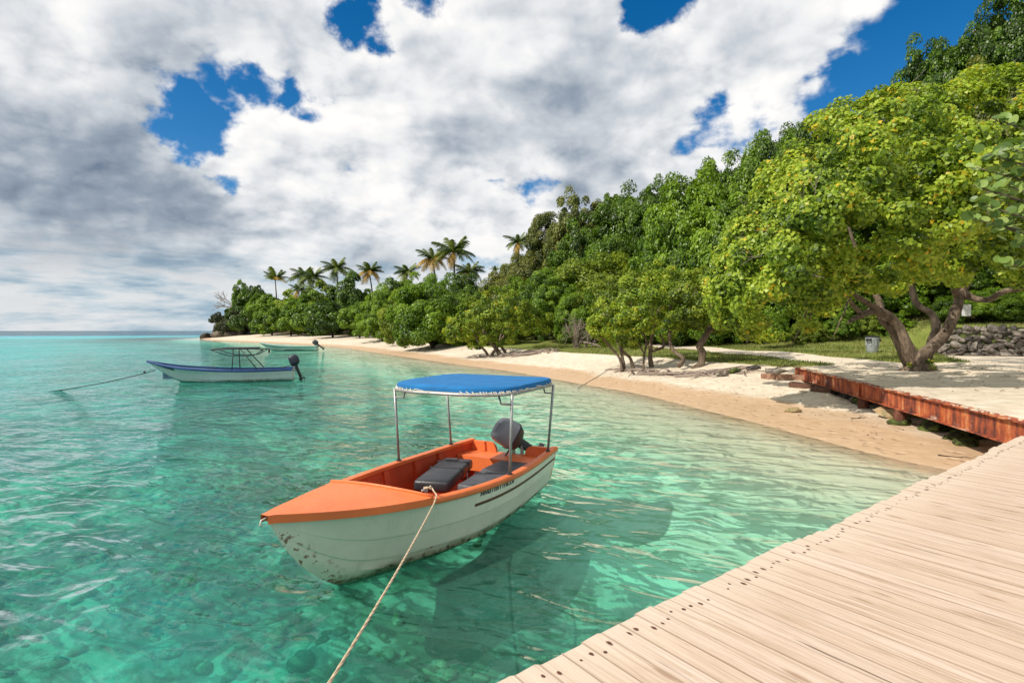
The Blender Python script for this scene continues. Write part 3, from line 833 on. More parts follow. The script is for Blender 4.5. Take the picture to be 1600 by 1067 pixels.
def outboard(parent, base, tilt, scale=1.0, mats=None, yaw=0.0):
    """outboard engine hung on the transom: local origin at the clamp; x forward. Built upright, then tilted."""
    mc, md, ms = mats or (M['cowl'], M['cowl_dark'], M['cowl_brown'])
    rt = Matrix.Rotation(yaw, 3, 'Z') @ Matrix.Rotation(tilt, 3, 'Y')
    piv = Vector((0, 0, .05))
    def put(mb):
        mb.v = [tuple(Vector(base) + (rt @ ((Vector(p) * scale) - piv) + piv)) for p in mb.v]; return mb
    eng = bpy.data.objects.new('outboard_motor', None); COL.objects.link(eng); eng.parent = parent
    # cowl: rounded rectangle sections stacked upwards, drawn in at the top
    def sect(z, lx, ly, cx, p=3.2, n=24):
        out = []
        for k in range(n):
            a = 2 * PI * k / n; ca, sa = math.cos(a), math.sin(a)
            out.append((cx + lx * math.copysign(abs(ca) ** (2 / p), ca), ly * math.copysign(abs(sa) ** (2 / p), sa), z))
        return out
    low = MB(); low.loft([sect(.13, .15, .11, -.14), sect(.18, .21, .145, -.16), sect(.27, .245, .165, -.17), sect(.30, .25, .17, -.17)], True, True, True)
    put(low).obj('lower_cowl', ms, eng, True, 50)
    top = MB(); top.loft([sect(.312, .252, .172, -.17), sect(.42, .258, .172, -.17), sect(.54, .25, .163, -.165), sect(.62, .225, .145, -.155), sect(.665, .18, .115, -.145), sect(.685, .11, .07, -.14)], True, True, True)
    put(top).obj('cowling', mc, eng, True, 50)
    rim = MB(); rim.loft([sect(.298, .262, .181, -.17), sect(.300, .266, .185, -.17), sect(.314, .266, .185, -.17), sect(.316, .262, .181, -.17)], True, True, True)
    put(rim).obj('cowl_seal', md, eng, True, 50)
    pan = MB(); pan.loft([sect(.560, .19, .150, -.15, 4), sect(.640, .165, .120, -.15, 4), sect(.692, .10, .072, -.14, 4), sect(.696, .09, .066, -.14, 4)], True, False, True)
    put(pan).obj('top_panel', M['cowl_dark'] if mats else M['cowl_panel'], eng, True, 50)
    leg = MB(); leg.loft([sect(.14, .10, .07, -.14), sect(-.05, .085, .055, -.15), sect(-.35, .075, .04, -.16), sect(-.52, .085, .035, -.17)], True, True, True)
    leg.box((-.22, 0, -.36), (.30, .16, .014))
    leg.tube([(-.02, 0, -.60), (-.10, 0, -.60), (-.28, 0, -.60), (-.34, 0, -.60)], [.012, .045, .04, .02], 12)
    leg.box((-.15, 0, -.56), (.12, .025, .12)); leg.box((-.13, 0, -.70), (.14, .012, .14))
    put(leg).obj('drive_leg', md, eng, True, 40)
    pr = MB()
    for k in range(3):
        a = k * 2 * PI / 3; d = Vector((0, math.cos(a), math.sin(a))); t = Vector((0, -math.sin(a), math.cos(a)))
        c = Vector((-.32, 0, -.60)); ax = Vector((1, 0, 0))
        ring = [c + d * .02 - t * .02, c + d * .06 - t * .05 - ax * .02, c + d * .105 - ax * .02, c + d * .115 + t * .03 + ax * .01, c + d * .06 + t * .05 + ax * .02]
        pr.addmesh(ring + [p + ax * .006 for p in ring], [(0, 1, 2, 3, 4), (9, 8, 7, 6, 5)] + [(i, (i + 1) % 5, 5 + (i + 1) % 5, 5 + i) for i in range(5)])
    put(pr).obj('propeller', md, eng)
    br = MB()
    for s in (-1, 1):
        br.box((-.03, s * .085, .02), (.10, .022, .26)); br.tube([(.03, s * .085, -.03), (.09, s * .085, -.03)], .011, 8); br.box((.10, s * .085, -.03), (.015, .06, .012))
    br.v = [tuple(Vector(p) * scale + Vector(base)) for p in br.v]
    br.obj('clamp_bracket', M['steel'], eng)
    th = MB(); th.tube([(.06, .05, .24), (.20, .06, .25), (.42, .07, .27)], [.016, .016, .014], 8); th.tube([(.42, .07, .27), (.54, .075, .285)], .021, 10)
    put(th).obj('tiller_handle', md, eng, True)
    return eng
M['cowl_panel'] = paint('mid_grey_cowl_panel', (.22, .23, .25), .35, .1)

H1 = Hull(4.9, [0, 1.0, 1.9, 2.8, 3.4, 4.0, 4.5, 4.75, 4.9], [.80, .885, .905, .81, .675, .47, .24, .105, .012],
          [0, 1.8, 3.4, 4.3, 4.9], [.69, .69, .775, .865, .955], [0, 1.5, 3.0, 3.6, 4.04, 4.35, 4.6, 4.80, 4.9], [-.13, -.16, -.17, -.13, 0, .22, .47, .75, .94],
          [0, .55, .78, .83, .87, .93, .945, .985, 1], [0, .13, .30, .36, .42, .62, .655, .86, 1], [0, .10, .22, .34, .352, .60, .612, .85, 1.0])
boat = thing('motorboat', 'orange and white open motorboat with a blue canopy moored by the dock', 'boat', (-.01, 9.2, 0), math.atan2(-.8987, -.4385))
def build_boat():
    h = H1
    h.outer().obj('hull', M['hull_white'], boat, True, 24)
    h.inner(.05, 3.55, .13).obj('inner_side', M['orange_in'], boat, True, 40)
    fl = h.floor(.05, 3.6, .135).obj('floor', M['orange_in'], boat)
    # transom with a low middle for the engine
    mb = MB()
    mb.loft([[(-.02, -y, z), (.045, -y, z), (.045, y, z), (-.02, y, z)] for z in np.linspace(-.12, .53, 12) for y in [h.y_at(0, z) + .001]], True, True, True)
    for s in (-1, 1):
        rg = []
        for z in np.linspace(.528, .69, 7):
            yi = .27 + .13 * (1 - math.sqrt(max(0, 1 - ((z - .528) / .163) ** 2))); yo = h.y_at(0, z) + .001
            q = [(-.02, s * yi, z), (.045, s * yi, z), (.045, s * yo, z), (-.02, s * yo, z)]
            rg.append(q if s > 0 else q[::-1])
        mb.loft(rg, True, True, True)
    mb.obj('transom', M['orange'], boat)
    for s in (-1, 1):
        h.rail(s, -.03, 4.86).obj('gunwale', M['orange'], boat, True, 50)
    # foredeck
    mb = MB(); rings = []
    n = 26
    for i in range(n + 1):
        f = i / n; rg = []
        for t in np.linspace(-1, 1, 15):
            xa = 3.40 + .10 * (1 - t * t) - .02 * t
            x = xa + (4.93 - xa) * f
            y = (h.hb(min(x, 4.9)) + .032) * t
            z = h.zg(min(x, 4.9)) + .028 + .055 * (1 - t * t) * min(1, (1 - f) * 1.5) + .012 * math.exp(-(f / .03) ** 2)
            rg.append(Vector((x, y, z)))
        e0, e1 = rg[0] + Vector((0, -.004, -.075)), rg[-1] + Vector((0, .004, -.075))
        rings.append([e0] + rg + [e1])
    mb.loft(rings, closed=False)
    lip = [p - Vector((0, 0, .05)) for p in rings[0][1:-1]]
    m0 = len(mb.v); mb.addmesh(list(rings[0][1:-1]) + lip, [(k + 1, k, k + 15, k + 16) for k in range(14)])
    mb.obj('foredeck', M['orange'], boat, True, 35)
    lp = MB(); lp.tube([Vector((p.x - .005, p.y, p.z + .006)) for p in rings[0][1:-1]], .016, 8); lp.obj('foredeck_rim', M['orange'], boat, True)
    st = MB(); st.tube([(4.88, 0, .955), (4.97, .01, .952), (4.99, .015, .91), (4.96, .02, .90)], .007, 8); st.obj('stem_rope_end', M['cord'], boat, True)
    # ribs
    for s in (-1, 1):
        for x in (3.05, 2.30, 1.55, .95):
            yb = h.y_at(x, .16) - .05; yt = h.y_at(x, h.zg(x) - .03) - .05
            mb = MB(); w = .055; d = .07
            a = [(x - w, s * yb, .13), (x + w, s * yb, .13), (x + w, s * (yb - d), .13), (x - w, s * (yb - d), .13)]
            m_ = h.y_at(x, .40) - .05
            b = [(x - w, s * m_, .40), (x + w, s * m_, .40), (x + w, s * (m_ - d * .8), .40), (x - w, s * (m_ - d * .8), .40)]
            c = [(x - w, s * yt, h.zg(x) - .035), (x + w, s * yt, h.zg(x) - .035), (x + w, s * (yt - d * .5), h.zg(x) - .035), (x - w, s * (yt - d * .5), h.zg(x) - .035)]
            mb.loft([a, b, c], True, True, True); mb.obj('rib', M['orange_in'], boat)
    # thwart under the deck edge, stern bench and side boxes
    def plank(name, x0, x1, z0, z1, inset=.055, m_=M['orange_in'], y0=-1, y1=1):
        mb = MB(); rings = []
        for x in np.linspace(x0, x1, 6):
            yt = h.y_at(x, z1) - inset; yb = h.y_at(x, z0) - inset
            rings.append([(x, y0 * yb, z0), (x, y1 * yb, z0), (x, y1 * yt, z1), (x, y0 * yt, z1)])
        mb.loft(rings, True, True, True); return mb.obj(name, m_, boat)
    plank('bow_thwart', 2.62, 3.02, .14, .33)
    plank('stern_bench', .05, .50, .30, .53, m_=M['orange'])
    plank('stern_locker', .06, .44, .14, .295)
    # long black seat, set a little askew, on thin legs
    ang = math.atan2(.34, 1.2); rz = Matrix.Rotation(ang, 3, 'Z'); c0 = Vector((1.52, -.335, .50))
    v, f = soft_box((0, 0, 0), (1.34, .50, .15), .045, puff=.02)
    mb = MB(); mb.addmesh([c0 + rz @ p for p in v], f); sc_ = mb.obj('long_seat', M['black_vinyl'], boat, True, 60)
    mb = MB()
    for x in (-.42, -.05):
        v, f = soft_box((x, 0, .004), (.014, .512, .168), .006, seg=2); mb.addmesh([c0 + rz @ p for p in v], f)
    mb.obj('seam', M['cowl_dark'], sc_)['kind'] = 'stuff'
    mb = MB(); v, f = soft_box((-.50, -.05, .098), (.10, .20, .022), .01); mb.addmesh([c0 + rz @ p for p in v], f); mb.obj('buckle', M['cowl_dark'], sc_)
    mb = MB(); v, f = soft_box((.08, 0, -.105), (1.12, .40, .06), .01, seg=1); mb.addmesh([c0 + rz @ p for p in v], f)
    mb.obj('seat_base', M['orange_in'], boat)
    for dx in (-.55, .55):
        for dy in (-.18, .18):
            mb = MB(); p = c0 + rz @ Vector((dx, dy, 0)); mb.tube([(p.x, p.y, .43), (p.x, p.y, .135)], .016, 8); mb.obj('seat_leg', M['steel'], boat, True)
    # second seat along the side, rounded outline, dusty
    mb = MB(); rings = []
    def outline(z, k):
        pts = []
        for x in np.linspace(.50, 1.98, 16):
            pts.append((x, (h.y_at(x, .50) - .09) * 1.0 - .0, z))
        for x in np.linspace(1.98, .50, 20):
            y = .06 + .10 * float(sstep(1.15, 1.9, x)) + .06 * math.exp(-((x - 1.35) / .12) ** 2)
            pts.append((x, y, z))
        cx = sum(p[0] for p in pts) / len(pts); cyy = sum(p[1] for p in pts) / len(pts)
        return [(cx + (p[0] - cx) * k, cyy + (p[1] - cyy) * k, z) for p in pts]
    mb.loft([outline(.40, 1), outline(.51, 1), outline(.53, .97), outline(.536, .9)], True, True, True)
    s2 = mb.obj('side_seat', M['grey_vinyl'], boat, True, 50)
    mb = MB(); mb.tube([(1.42, .10, .540), (1.34, .30, .545), (1.27, .48, .545), (1.24, .66, .538)], .012, 8); mb.obj('piping', M['black_vinyl'], s2, True)
    mb = MB(); rings = []
    for z in (.135, .398):
        rings.append([(x_, y_, z) for x_, y_, _ in outline(0, .96)])
    mb.loft(rings, True, True, True); mb.obj('side_seat_box', M['orange_in'], boat)
    # stripe and worn dark lettering on the side
    for s in (1, -1):
        o = h.strip(s, .02, 2.62, lambda x: .80 - .03 * x / 2.6, .034).obj('stripe', M['rubber'], boat)
    rn = random.Random(5); mb = MB(); x = 2.55
    while x > 1.78:
        w = rn.choice((.045, .05, .06)); hgt = .052
        v0 = .91; 
        def q(xx, zz): return h.pt(xx, v0 + zz / .84, 1, .005)
        kind = rn.randrange(5)
        bars = [(0, 0, .3, 1), (.7, 0, 1, 1)] if kind == 0 else [(0, 0, .32, 1), (0, .75, 1, 1), (0, 0, 1, .25)] if kind == 1 else [(0, 0, .32, 1), (0, .4, 1, .62), (.68, 0, 1, 1)] if kind == 2 else [(.33, 0, .67, 1)] if kind == 3 else [(0, 0, 1, .28), (0, .72, 1, 1), (0, 0, .3, 1), (.7, 0, 1, 1)]
        for a, b, c, d in bars:
            p = [(x - a * w, (b - .5) * hgt), (x - c * w, (b - .5) * hgt), (x - c * w, (d - .5) * hgt), (x - a * w, (d - .5) * hgt)]
            mb.addmesh([q(*k_) for k_ in p] + [h.pt(k_[0], v0 + k_[1] / .84, 1, .001) for k_ in p], [(0, 1, 2, 3), (0, 4, 5, 1), (1, 5, 6, 2), (2, 6, 7, 3), (3, 7, 4, 0)])
        x -= w + .014
    mb.obj('worn_lettering', M['cowl_dark'], boat)['kind'] = 'stuff'
    # canopy: a bent tube ring, the canvas stretched over it and laced to it with cord
    ZC = 1.77
    def ring(k, z, n=72):
        out = []
        for i in range(n):
            a = 2 * PI * (i + .5) / n; ca, sa = math.cos(a), math.sin(a); p = 9.0 if ca < 0 else 6.0
            u = math.copysign(abs(ca) ** (2 / p), ca); w = math.copysign(abs(sa) ** (2 / p), sa)
            x = 1.21 + u * .82 * k + (.24 * k * (1 - abs(w) ** 2.2) * u if u > 0 else 0)
            out.append(Vector((x, w * .955 * k, z)))
        return out
    fr = MB(); rg = ring(1.0, ZC); fr.tube(rg + [rg[0], rg[1]], .019, 8, caps=False); fro = fr.obj('canopy_frame', M['steel'], boat, True)
    cv = MB()
    cv.loft([ring(.99, ZC + .022), ring(1.0, ZC + .028), ring(1.0, ZC + .072), ring(.985, ZC + .094), ring(.95, ZC + .104), ring(.80, ZC + .108), ring(.55, ZC + .110), ring(.25, ZC + .112), ring(.02, ZC + .112)], True, False, True)
    for i in range(len(cv.v)):
        p = Vector(cv.v[i]); k = mnoise.noise(p * 2.3) * .014 + mnoise.noise(p * 7) * .004
        if p.z < ZC + .04: k += .010 * math.sin(40 * math.atan2(p.y, p.x - 1.2))
        cv.v[i] = (p.x, p.y, p.z + k)
    can = cv.obj('canopy', M['canvas'], boat, True, 40)
    un = MB(); un.loft([ring(.965, ZC + .034), ring(.95, ZC + .075), ring(.5, ZC + .088), ring(.02, ZC + .09)], True, False, True); un.obj('canopy_lining', M['canvas'], can, True)
    lc = MB(); n = 60; ro = ring(1.0, ZC, n); ri = ring(1.008, ZC + .045, n)
    rn = random.Random(3)
    for i in range(n):
        for e in ((0,) if i % 2 else (0, .5)):
            a = ri[i].lerp(ri[(i + 1) % n], e); b = ro[i].lerp(ro[(i + 1) % n], e + rn.uniform(.25, .5))
            o_ = (b - Vector((1.2, 0, b.z))).normalized() * .02
            lc.tube([a, b + o_ + Vector((0, 0, .012)), b + o_ * .6 - Vector((0, 0, .02))], .0055, 5)
    rim = [p + Vector((0, 0, .018 + rn.uniform(-.004, .004))) for p in ring(1.0, ZC, 90)]
    lc.tube(rim + rim[:2], .0075, 6, caps=False)
    o = lc.obj('lacing', M['cord'], boat, True)
    for x, s, xt in ((1.90, -1, 1.93), (1.86, 1, 1.90), (.58, -1, .56), (.36, 1, .45)):
        yb = h.hb(x) - .02; zb_ = h.zg(x) + .02
        yt = .94
        mb = MB(); mb.tube([(x, s * yb, zb_), ((x + xt) / 2, s * (yb + yt) / 2, (zb_ + ZC) / 2), (xt, s * yt, ZC)], .019, 10); po = mb.obj('canopy_post', M['steel'], boat, True)
        mb = MB(); mb.tube([(x, s * yb, zb_ - .004), (x, s * yb, zb_ + .02)], .038, 10); mb.obj('post_foot', M['cowl_dark'], po)
        mb = MB(); e = .16 if x > 1 else .14; mb.tube([(xt, s * yt, ZC - .135), (xt, s * (yt - e), ZC - .135), (xt, s * (yt - e * 1.3), ZC - .0)], .014, 8); mb.obj('brace', M['steel'], po, True)
    outboard(boat, (-.02, .10, .535), R(56), .90, None, R(-36))
    # cleat on the deck edge
    mb = MB(); mb.tube([(3.34, .60, .83), (3.34, .60, .87)], .016, 8); mb.tube([(3.26, .60, .875), (3.42, .60, .875)], .013, 8); mb.obj('cleat', M['steel'], boat, True)
build_boat()

def boat_pt(o, p):
    c, s = math.cos(o.rotation_euler.z), math.sin(o.rotation_euler.z)
    return Vector((o.location.x + c * p[0] - s * p[1], o.location.y + s * p[0] + c * p[1], o.location.z + p[2]))

def rope(name, label, pts, r, m_, twist=True, n=6):
    """laid rope as three twisted strands"""
    mb = MB(); pts = [Vector(p) for p in pts]
    seg = []
    for i in range(len(pts) - 1):
        k = max(2, int((pts[i + 1] - pts[i]).length / .02)) if twist else 2
        seg += [pts[i].lerp(pts[i + 1], j / k) for j in range(k)]
    seg.append(pts[-1])
    if twist and len(seg) < 700:
        for s in range(3):
            out = []
            for i, p in enumerate(seg):
                t = (seg[min(i + 1, len(seg) - 1)] - seg[max(i - 1, 0)]).normalized(); a = t.orthogonal().normalized(); b = t.cross(a)
                ph = i * .55 + s * 2 * PI / 3
                out.append(p + (a * math.cos(ph) + b * math.sin(ph)) * r * .5)
            mb.tube(out, r * .62, 5)
    else: mb.tube(seg, r, n)
    return tag(mb.obj(name, m_, None, True), label, 'rope')

def catenary(a, b, sag, n=24):
    a, b = Vector(a), Vector(b)
    return [a.lerp(b, t) - Vector((0, 0, sag * 4 * t * (1 - t))) for t in np.linspace(0, 1, n)]

a = boat_pt(boat, (3.34, .615, .865))
b = Vector((-.83, 1.90, 1.07))
loop = [a + Vector((math.cos(t) * .035, math.sin(t) * .035, .012 + .004 * t)) for t in np.linspace(0, 7, 16)]
edge = boat_pt(boat, (3.36, .75, .80))
rope('mooring_rope', 'tan rope running from the orange boat down to the dock', loop + [edge + Vector((0, 0, .03))] + catenary(edge, b, .05)[1:], .0085, M['rope'])

# --- blue-railed panga
H2 = Hull(7.4, [0, 2.0, 4.0, 5.4, 6.4, 7.0, 7.4], [.78, .95, .93, .72, .42, .18, .01], [0, 2.5, 4.5, 6.2, 7.4], [.60, .58, .66, .84, 1.10],
          [0, 3.0, 5.0, 5.7, 6.2, 6.8, 7.4], [-.12, -.15, -.12, -.02, .22, .62, 1.08],
          [0, .55, .78, .84, .88, .94, .95, .985, 1], [0, .13, .30, .36, .42, .62, .65, .86, 1], [0, .10, .22, .36, .37, .70, .72, .86, 1.0])
def flip(v): return v
p_bow = P3(228, 563, 27.2); p_st = P3(458, 575, 29.0)
dirb = Vector((p_bow.x - p_st.x, p_bow.y - p_st.y, 0)); Lb = dirb.length
panga = thing('panga_boat', 'white open boat with a blue rail and a bare dark canopy frame', 'boat', (p_st.x, p_st.y, 0), math.atan2(dirb.y, dirb.x))
def build_panga():
    h = H2; k = Lb / 7.4
    panga.scale = (k, 1, 1)
    h.outer(36).obj('hull', M['hull_pale'], panga, True, 24)
    h.inner(.05, 6.6, .16, .05, 20).obj('inner_side', M['blue_grey'], panga, True, 40)
    h.floor(.05, 6.7, .165).obj('floor', M['blue_grey'], panga)
    mb = MB(); mb.loft([[(x, s_, z) for x, s_, z in ((0, -.78 * f, z_), (0, .78 * f, z_))] for f, z_ in ((.1, -.12), (.8, .02), (.95, .3), (1, .58))], closed=False); mb.obj('transom', M['hull_pale'], panga)
    for s in (-1, 1):
        h.rail(s, -.02, 7.36, .03, .08, .03, .075, 30).obj('rail', M['blue_paint'], panga, True, 50)
    h.strip(1, 5.9, 6.85, .80, .09, .008).obj('bow_stripe', M['dark_plastic'], panga)
    h.strip(-1, 5.9, 6.85, .80, .09, .008).obj('bow_stripe', M['dark_plastic'], panga)
    for x in (1.2, 3.0, 4.6):
        mb = MB(); y = h.y_at(x, .42) - .05; mb.box((x, 0, .42), (.28, 2 * y, .04)); mb.obj('thwart', M['blue_grey'], panga)
    # canopy frame: long thin top with bent ends, four legs
    zt = 1.66
    for s in (-1, 1):
        mb = MB()
        mb.tube([(1.45, s * .62, zt - .06), (1.9, s * .66, zt), (3.2, s * .68, zt + .02), (4.1, s * .62, zt - .03)], .028, 8)
        mb.tube([(1.5, s * .62, zt - .08), (1.9, s * .64, zt - .30), (2.3, s * .66, zt - .36), (3.2, s * .66, zt - .33), (3.6, s * .64, zt - .22), (4.05, s * .62, zt - .05)], .022, 8)
        mb.obj('top_rail', M['black_metal'], panga, True)
        for x0, x1 in ((2.30, 2.62), (3.02, 2.98)):
            mb = MB(); mb.tube([(x1 - (.9 if x1 < 2.9 else 0), s * (h.hb(x1) - .06), .62), (x1, s * .66, zt)], .026, 8); mb.obj('frame_leg', M['black_metal'], panga, True)
    mb = MB()
    for x in (1.9, 2.5, 3.2, 3.9): mb.tube([(x, -.65, zt + .01), (x, .65, zt + .01)], .02, 8)
    v, f = soft_box((2.7, 0, zt + .045), (1.7, 1.2, .05), .02, seg=2); mb.addmesh(v, f)
    mb.obj('rolled_cover', M['black_metal'], panga)
    mb = MB()
    for p in ((1.36, -.5, 1.55), (1.34, -.38, 1.52)): mb.addmesh(*soft_box(p, (.09, .09, .20), .02, seg=2))
    mb.tube([(1.36, -.5, 1.46), (1.36, -.5, 1.20)], .012, 6); mb.obj('hanging_lamp', M['black_metal'], panga)
    outboard(panga, (-.03, 0, .56), R(22), 1.05, (M['dark_plastic'], M['cowl_dark'], M['dark_plastic']))
build_panga()
q0 = boat_pt(panga, (6.9 * Lb / 7.4, .10, .62))
q1 = P3(32, 617, 22.4); q1.z = -.05
tagr = rope('anchor_rope', 'thin dark rope slanting from the bow of the blue-railed boat into the sea', catenary(q0, q1, .14, 16), .020, M['rope_dark'], False)
mb = MB(); v, f = soft_box(q0 + Vector((-.55, -.02, -.10)), (.10, .10, .12), .03, seg=2); mb.addmesh(v, f)
tag(mb.obj('rope_float', M['cowl_dark'], None, True), 'small dark float knotted on the thin rope at the bow of the blue-railed boat', 'float')

# --- far pale boat by the beach
p_bow = P3(405, 531, 71.0); p_st = P3(495, 541, 71.5)
far = thing('skiff', 'pale aqua skiff with a tilted black outboard, lying off the far beach', 'boat', (p_st.x, p_st.y, 0), math.atan2(p_bow.y - p_st.y, p_bow.x - p_st.x))
def build_skiff():
    h = H2; far.scale = ((p_bow - p_st).length / 7.4, 1, 1.0)
    h.outer(24).obj('hull', M['hull_aqua'], far, True, 24)
    h.inner(.05, 6.6, .16, .05, 14).obj('inner_side', M['hull_aqua'], far, True, 40)
    h.floor(.05, 6.7, .165, n=12).obj('floor', M['hull_aqua'], far)
    for s in (-1, 1): h.rail(s, -.02, 7.36, .03, .08, .03, .06, 20).obj('rail', M['hull_aqua'], far, True, 50)
    mb = MB(); mb.box((0, 0, .28), (.05, 1.5, .62)); mb.obj('transom', M['hull_aqua'], far)
    h.strip(1, 1.6, 4.0, .35, .10, .008).obj('hull_patch', M['cowl_dark'], far)
    outboard(far, (-.05, 0, .55), R(52), 1.25, (M['cowl_dark'], M['cowl_dark'], M['cowl_dark']))
build_skiff()

# ----------------------------------------------------------------------------- leaves and trees
M['leaf_lime'] = m_leaf('lime_green_leaf', [(.06, .11, .010), (.235, .345, .022), (.45, .54, .06)], (.66, .46, .03), .07, .36)
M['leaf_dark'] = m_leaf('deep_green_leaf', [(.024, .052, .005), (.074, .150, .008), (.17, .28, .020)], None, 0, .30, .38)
M['leaf_green'] = m_leaf('fresh_green_leaf', [(.040, .085, .007), (.135, .25, .014), (.27, .40, .032)], None, 0, .34, .40)
M['leaf_olive'] = m_leaf('olive_leaf', [(.050, .070, .014), (.135, .165, .030), (.25, .27, .06)], (.34, .25, .05), .06, .34)
M['leaf_mid'] = m_leaf('mid_green_leaf', [(.050, .090, .008), (.165, .24, .016), (.30, .38, .04)], (.40, .32, .04), .04, .35)
M['leaf_grape'] = m_leaf('sea_grape_leaf', [(.10, .17, .035), (.21, .32, .07), (.32, .42, .12)], None, 0, .30, .42)
M['leaf_scrub'] = m_leaf('grey_green_scrub_leaf', [(.030, .040, .014), (.075, .095, .035), (.14, .155, .065)], (.22, .17, .10), .15, .30)
M['leaf_palm'] = m_leaf('palm_frond', [(.025, .050, .009), (.085, .135, .022), (.18, .22, .045)], None, 0, .25, .4)
M['leaf_palm_old'] = m_leaf('yellowed_palm_frond', [(.16, .09, .014), (.34, .20, .03), (.50, .34, .08)], None, 0, .3, .5)

def leaf_cloud(rs, C, CR, N, leaf, out_dir, up=.45, ratio=.72, keep=-.35, fold=.16, squash=.78, shellness=.5):
    """N leaves spread over clumps (centres C, radii CR): every leaf a folded kite of four corners"""
    k = rs.integers(0, len(C), N)
    d = rs.normal(size=(N, 3)); d /= np.linalg.norm(d, axis=1, keepdims=True)
    od = out_dir[k]
    bad = (d * od).sum(1) < keep
    d[bad] = -d[bad]
    rr = CR[k] * (shellness + (1 - shellness) * rs.random(N) ** .6)
    off = d * rr[:, None]; off[:, 2] *= squash
    P = C[k] + off
    nrm = d * .75 + od * .35 + rs.normal(size=(N, 3)) * .38; nrm[:, 2] += up
    nrm /= np.linalg.norm(nrm, axis=1, keepdims=True)
    t = rs.normal(size=(N, 3)); t[:, 2] -= .35
    t -= nrm * (t * nrm).sum(1, keepdims=True); t /= np.linalg.norm(t, axis=1, keepdims=True)
    b = np.cross(nrm, t)
    L = leaf * rs.uniform(.65, 1.25, N)[:, None]; W = L * ratio
    f = nrm * L * fold
    V = np.stack([P - t * L * .5, P + b * W * .5 + f - t * L * .08, P + t * L * .5 - nrm * L * .12, P - b * W * .5 + f - t * L * .08], 1).reshape(-1, 3)
    Q = np.arange(N * 4).reshape(N, 4)
    return V, Q, rs.random(N), k

def crown_shape(rs, n, r, cr, jitter=.10, zmin=-.55, lobes=.22):
    """clump centres over an uneven dome of radii r"""
    out = []; dirs = []
    ph = rs.uniform(0, 6.28, 6)
    while len(out) < n:
        d = rs.normal(size=3); d /= np.linalg.norm(d)
        if d[2] < zmin: continue
        k = 1 + lobes * (np.sin(3 * d[0] + 2.2 * d[2] + ph[0]) * .5 + np.sin(4.1 * d[1] - 1.7 * d[0] + ph[1]) * .5 + .4 * np.sin(7 * d[2] + 5 * d[0] + ph[2]))
        rad = (.80 + rs.normal() * jitter) * k
        if rs.random() < .22: rad *= rs.uniform(.45, .8)
        out.append(d * np.clip(rad, .2, 1.12) * r); dirs.append(d)
    C = np.array(out); D = np.array(dirs)
    CR = cr * rs.uniform(.55, 1.25, n)
    return C, D, CR

def crown_mesh(name, seed, n, leaves, r, cr, leaf, material, **kw):
    rs = np.random.default_rng(seed)
    sk = {k: kw.pop(k) for k in ('jitter', 'zmin', 'lobes') if k in kw}
    C, D, CR = crown_shape(rs, n, np.array(r), cr, **sk)
    V, Q, tint, k = leaf_cloud(rs, C, CR, leaves, leaf, D, **kw)
    ct = rs.random(n)
    return np_mesh(name, V, Q, material, {'tint': ('FACE', tint), 'clump': ('FACE', ct[k])})

# unit crowns, about one across each way from the middle; trees are copies, scaled and turned
CROWNS = [crown_mesh('crown', 11 + i, 170, 46000, (1, 1, .92), .24, .054, M['leaf_green'], zmin=-.75) for i in range(3)] + \
         [crown_mesh('crown', 31 + i, 270, 48000, (1, 1, .9), .16, .047, M['leaf_green'], zmin=-.7, lobes=.24, jitter=.12) for i in range(3)]
SHELLS = [crown_mesh('crown', 51 + i, 130, 20000, (1, 1, .85), .24, .085, M['leaf_green'], zmin=-.6) for i in range(2)]   # for far off

def trunk_mesh(seed, n_limbs=6, r=.05, lean=.1, mt=None):
    """trunk one unit high, ending in limbs that reach into the crown"""
    rn = random.Random(seed); mb = MB()
    a = rn.uniform(0, 6.28); top = Vector((math.cos(a) * lean, math.sin(a) * lean, .62))
    path = [Vector((0, 0, -.08)), Vector((0, 0, .0)), Vector((rn.uniform(-.03, .03), rn.uniform(-.03, .03), .25)), top * .75, top]
    mb.tube(path, [r * 1.7, r * 1.35, r, r * .85, r * .6], 9)
    for k in range(n_limbs):
        a = 2 * PI * k / n_limbs + rn.uniform(-.4, .4); st = path[2].lerp(top, rn.uniform(.1, 1)); rad = rn.uniform(.28, .55)
        e = Vector((math.cos(a) * rad, math.sin(a) * rad, rn.uniform(.75, 1.2)))
        m_ = st.lerp(e, .5) + Vector((math.cos(a) * .06, math.sin(a) * .06, -.04 + rn.uniform(0, .06)))
        mb.tube([st, m_, e], [r * .5, r * .36, r * .14], 6)
    return mb.data('trunk', mt or M['bark_dark'], True)
TRUNKS = [trunk_mesh(i, 5 + i % 3) for i in range(4)]

def slot_mat(o, m_):
    o.material_slots[0].link = 'OBJECT'; o.material_slots[0].material = m_

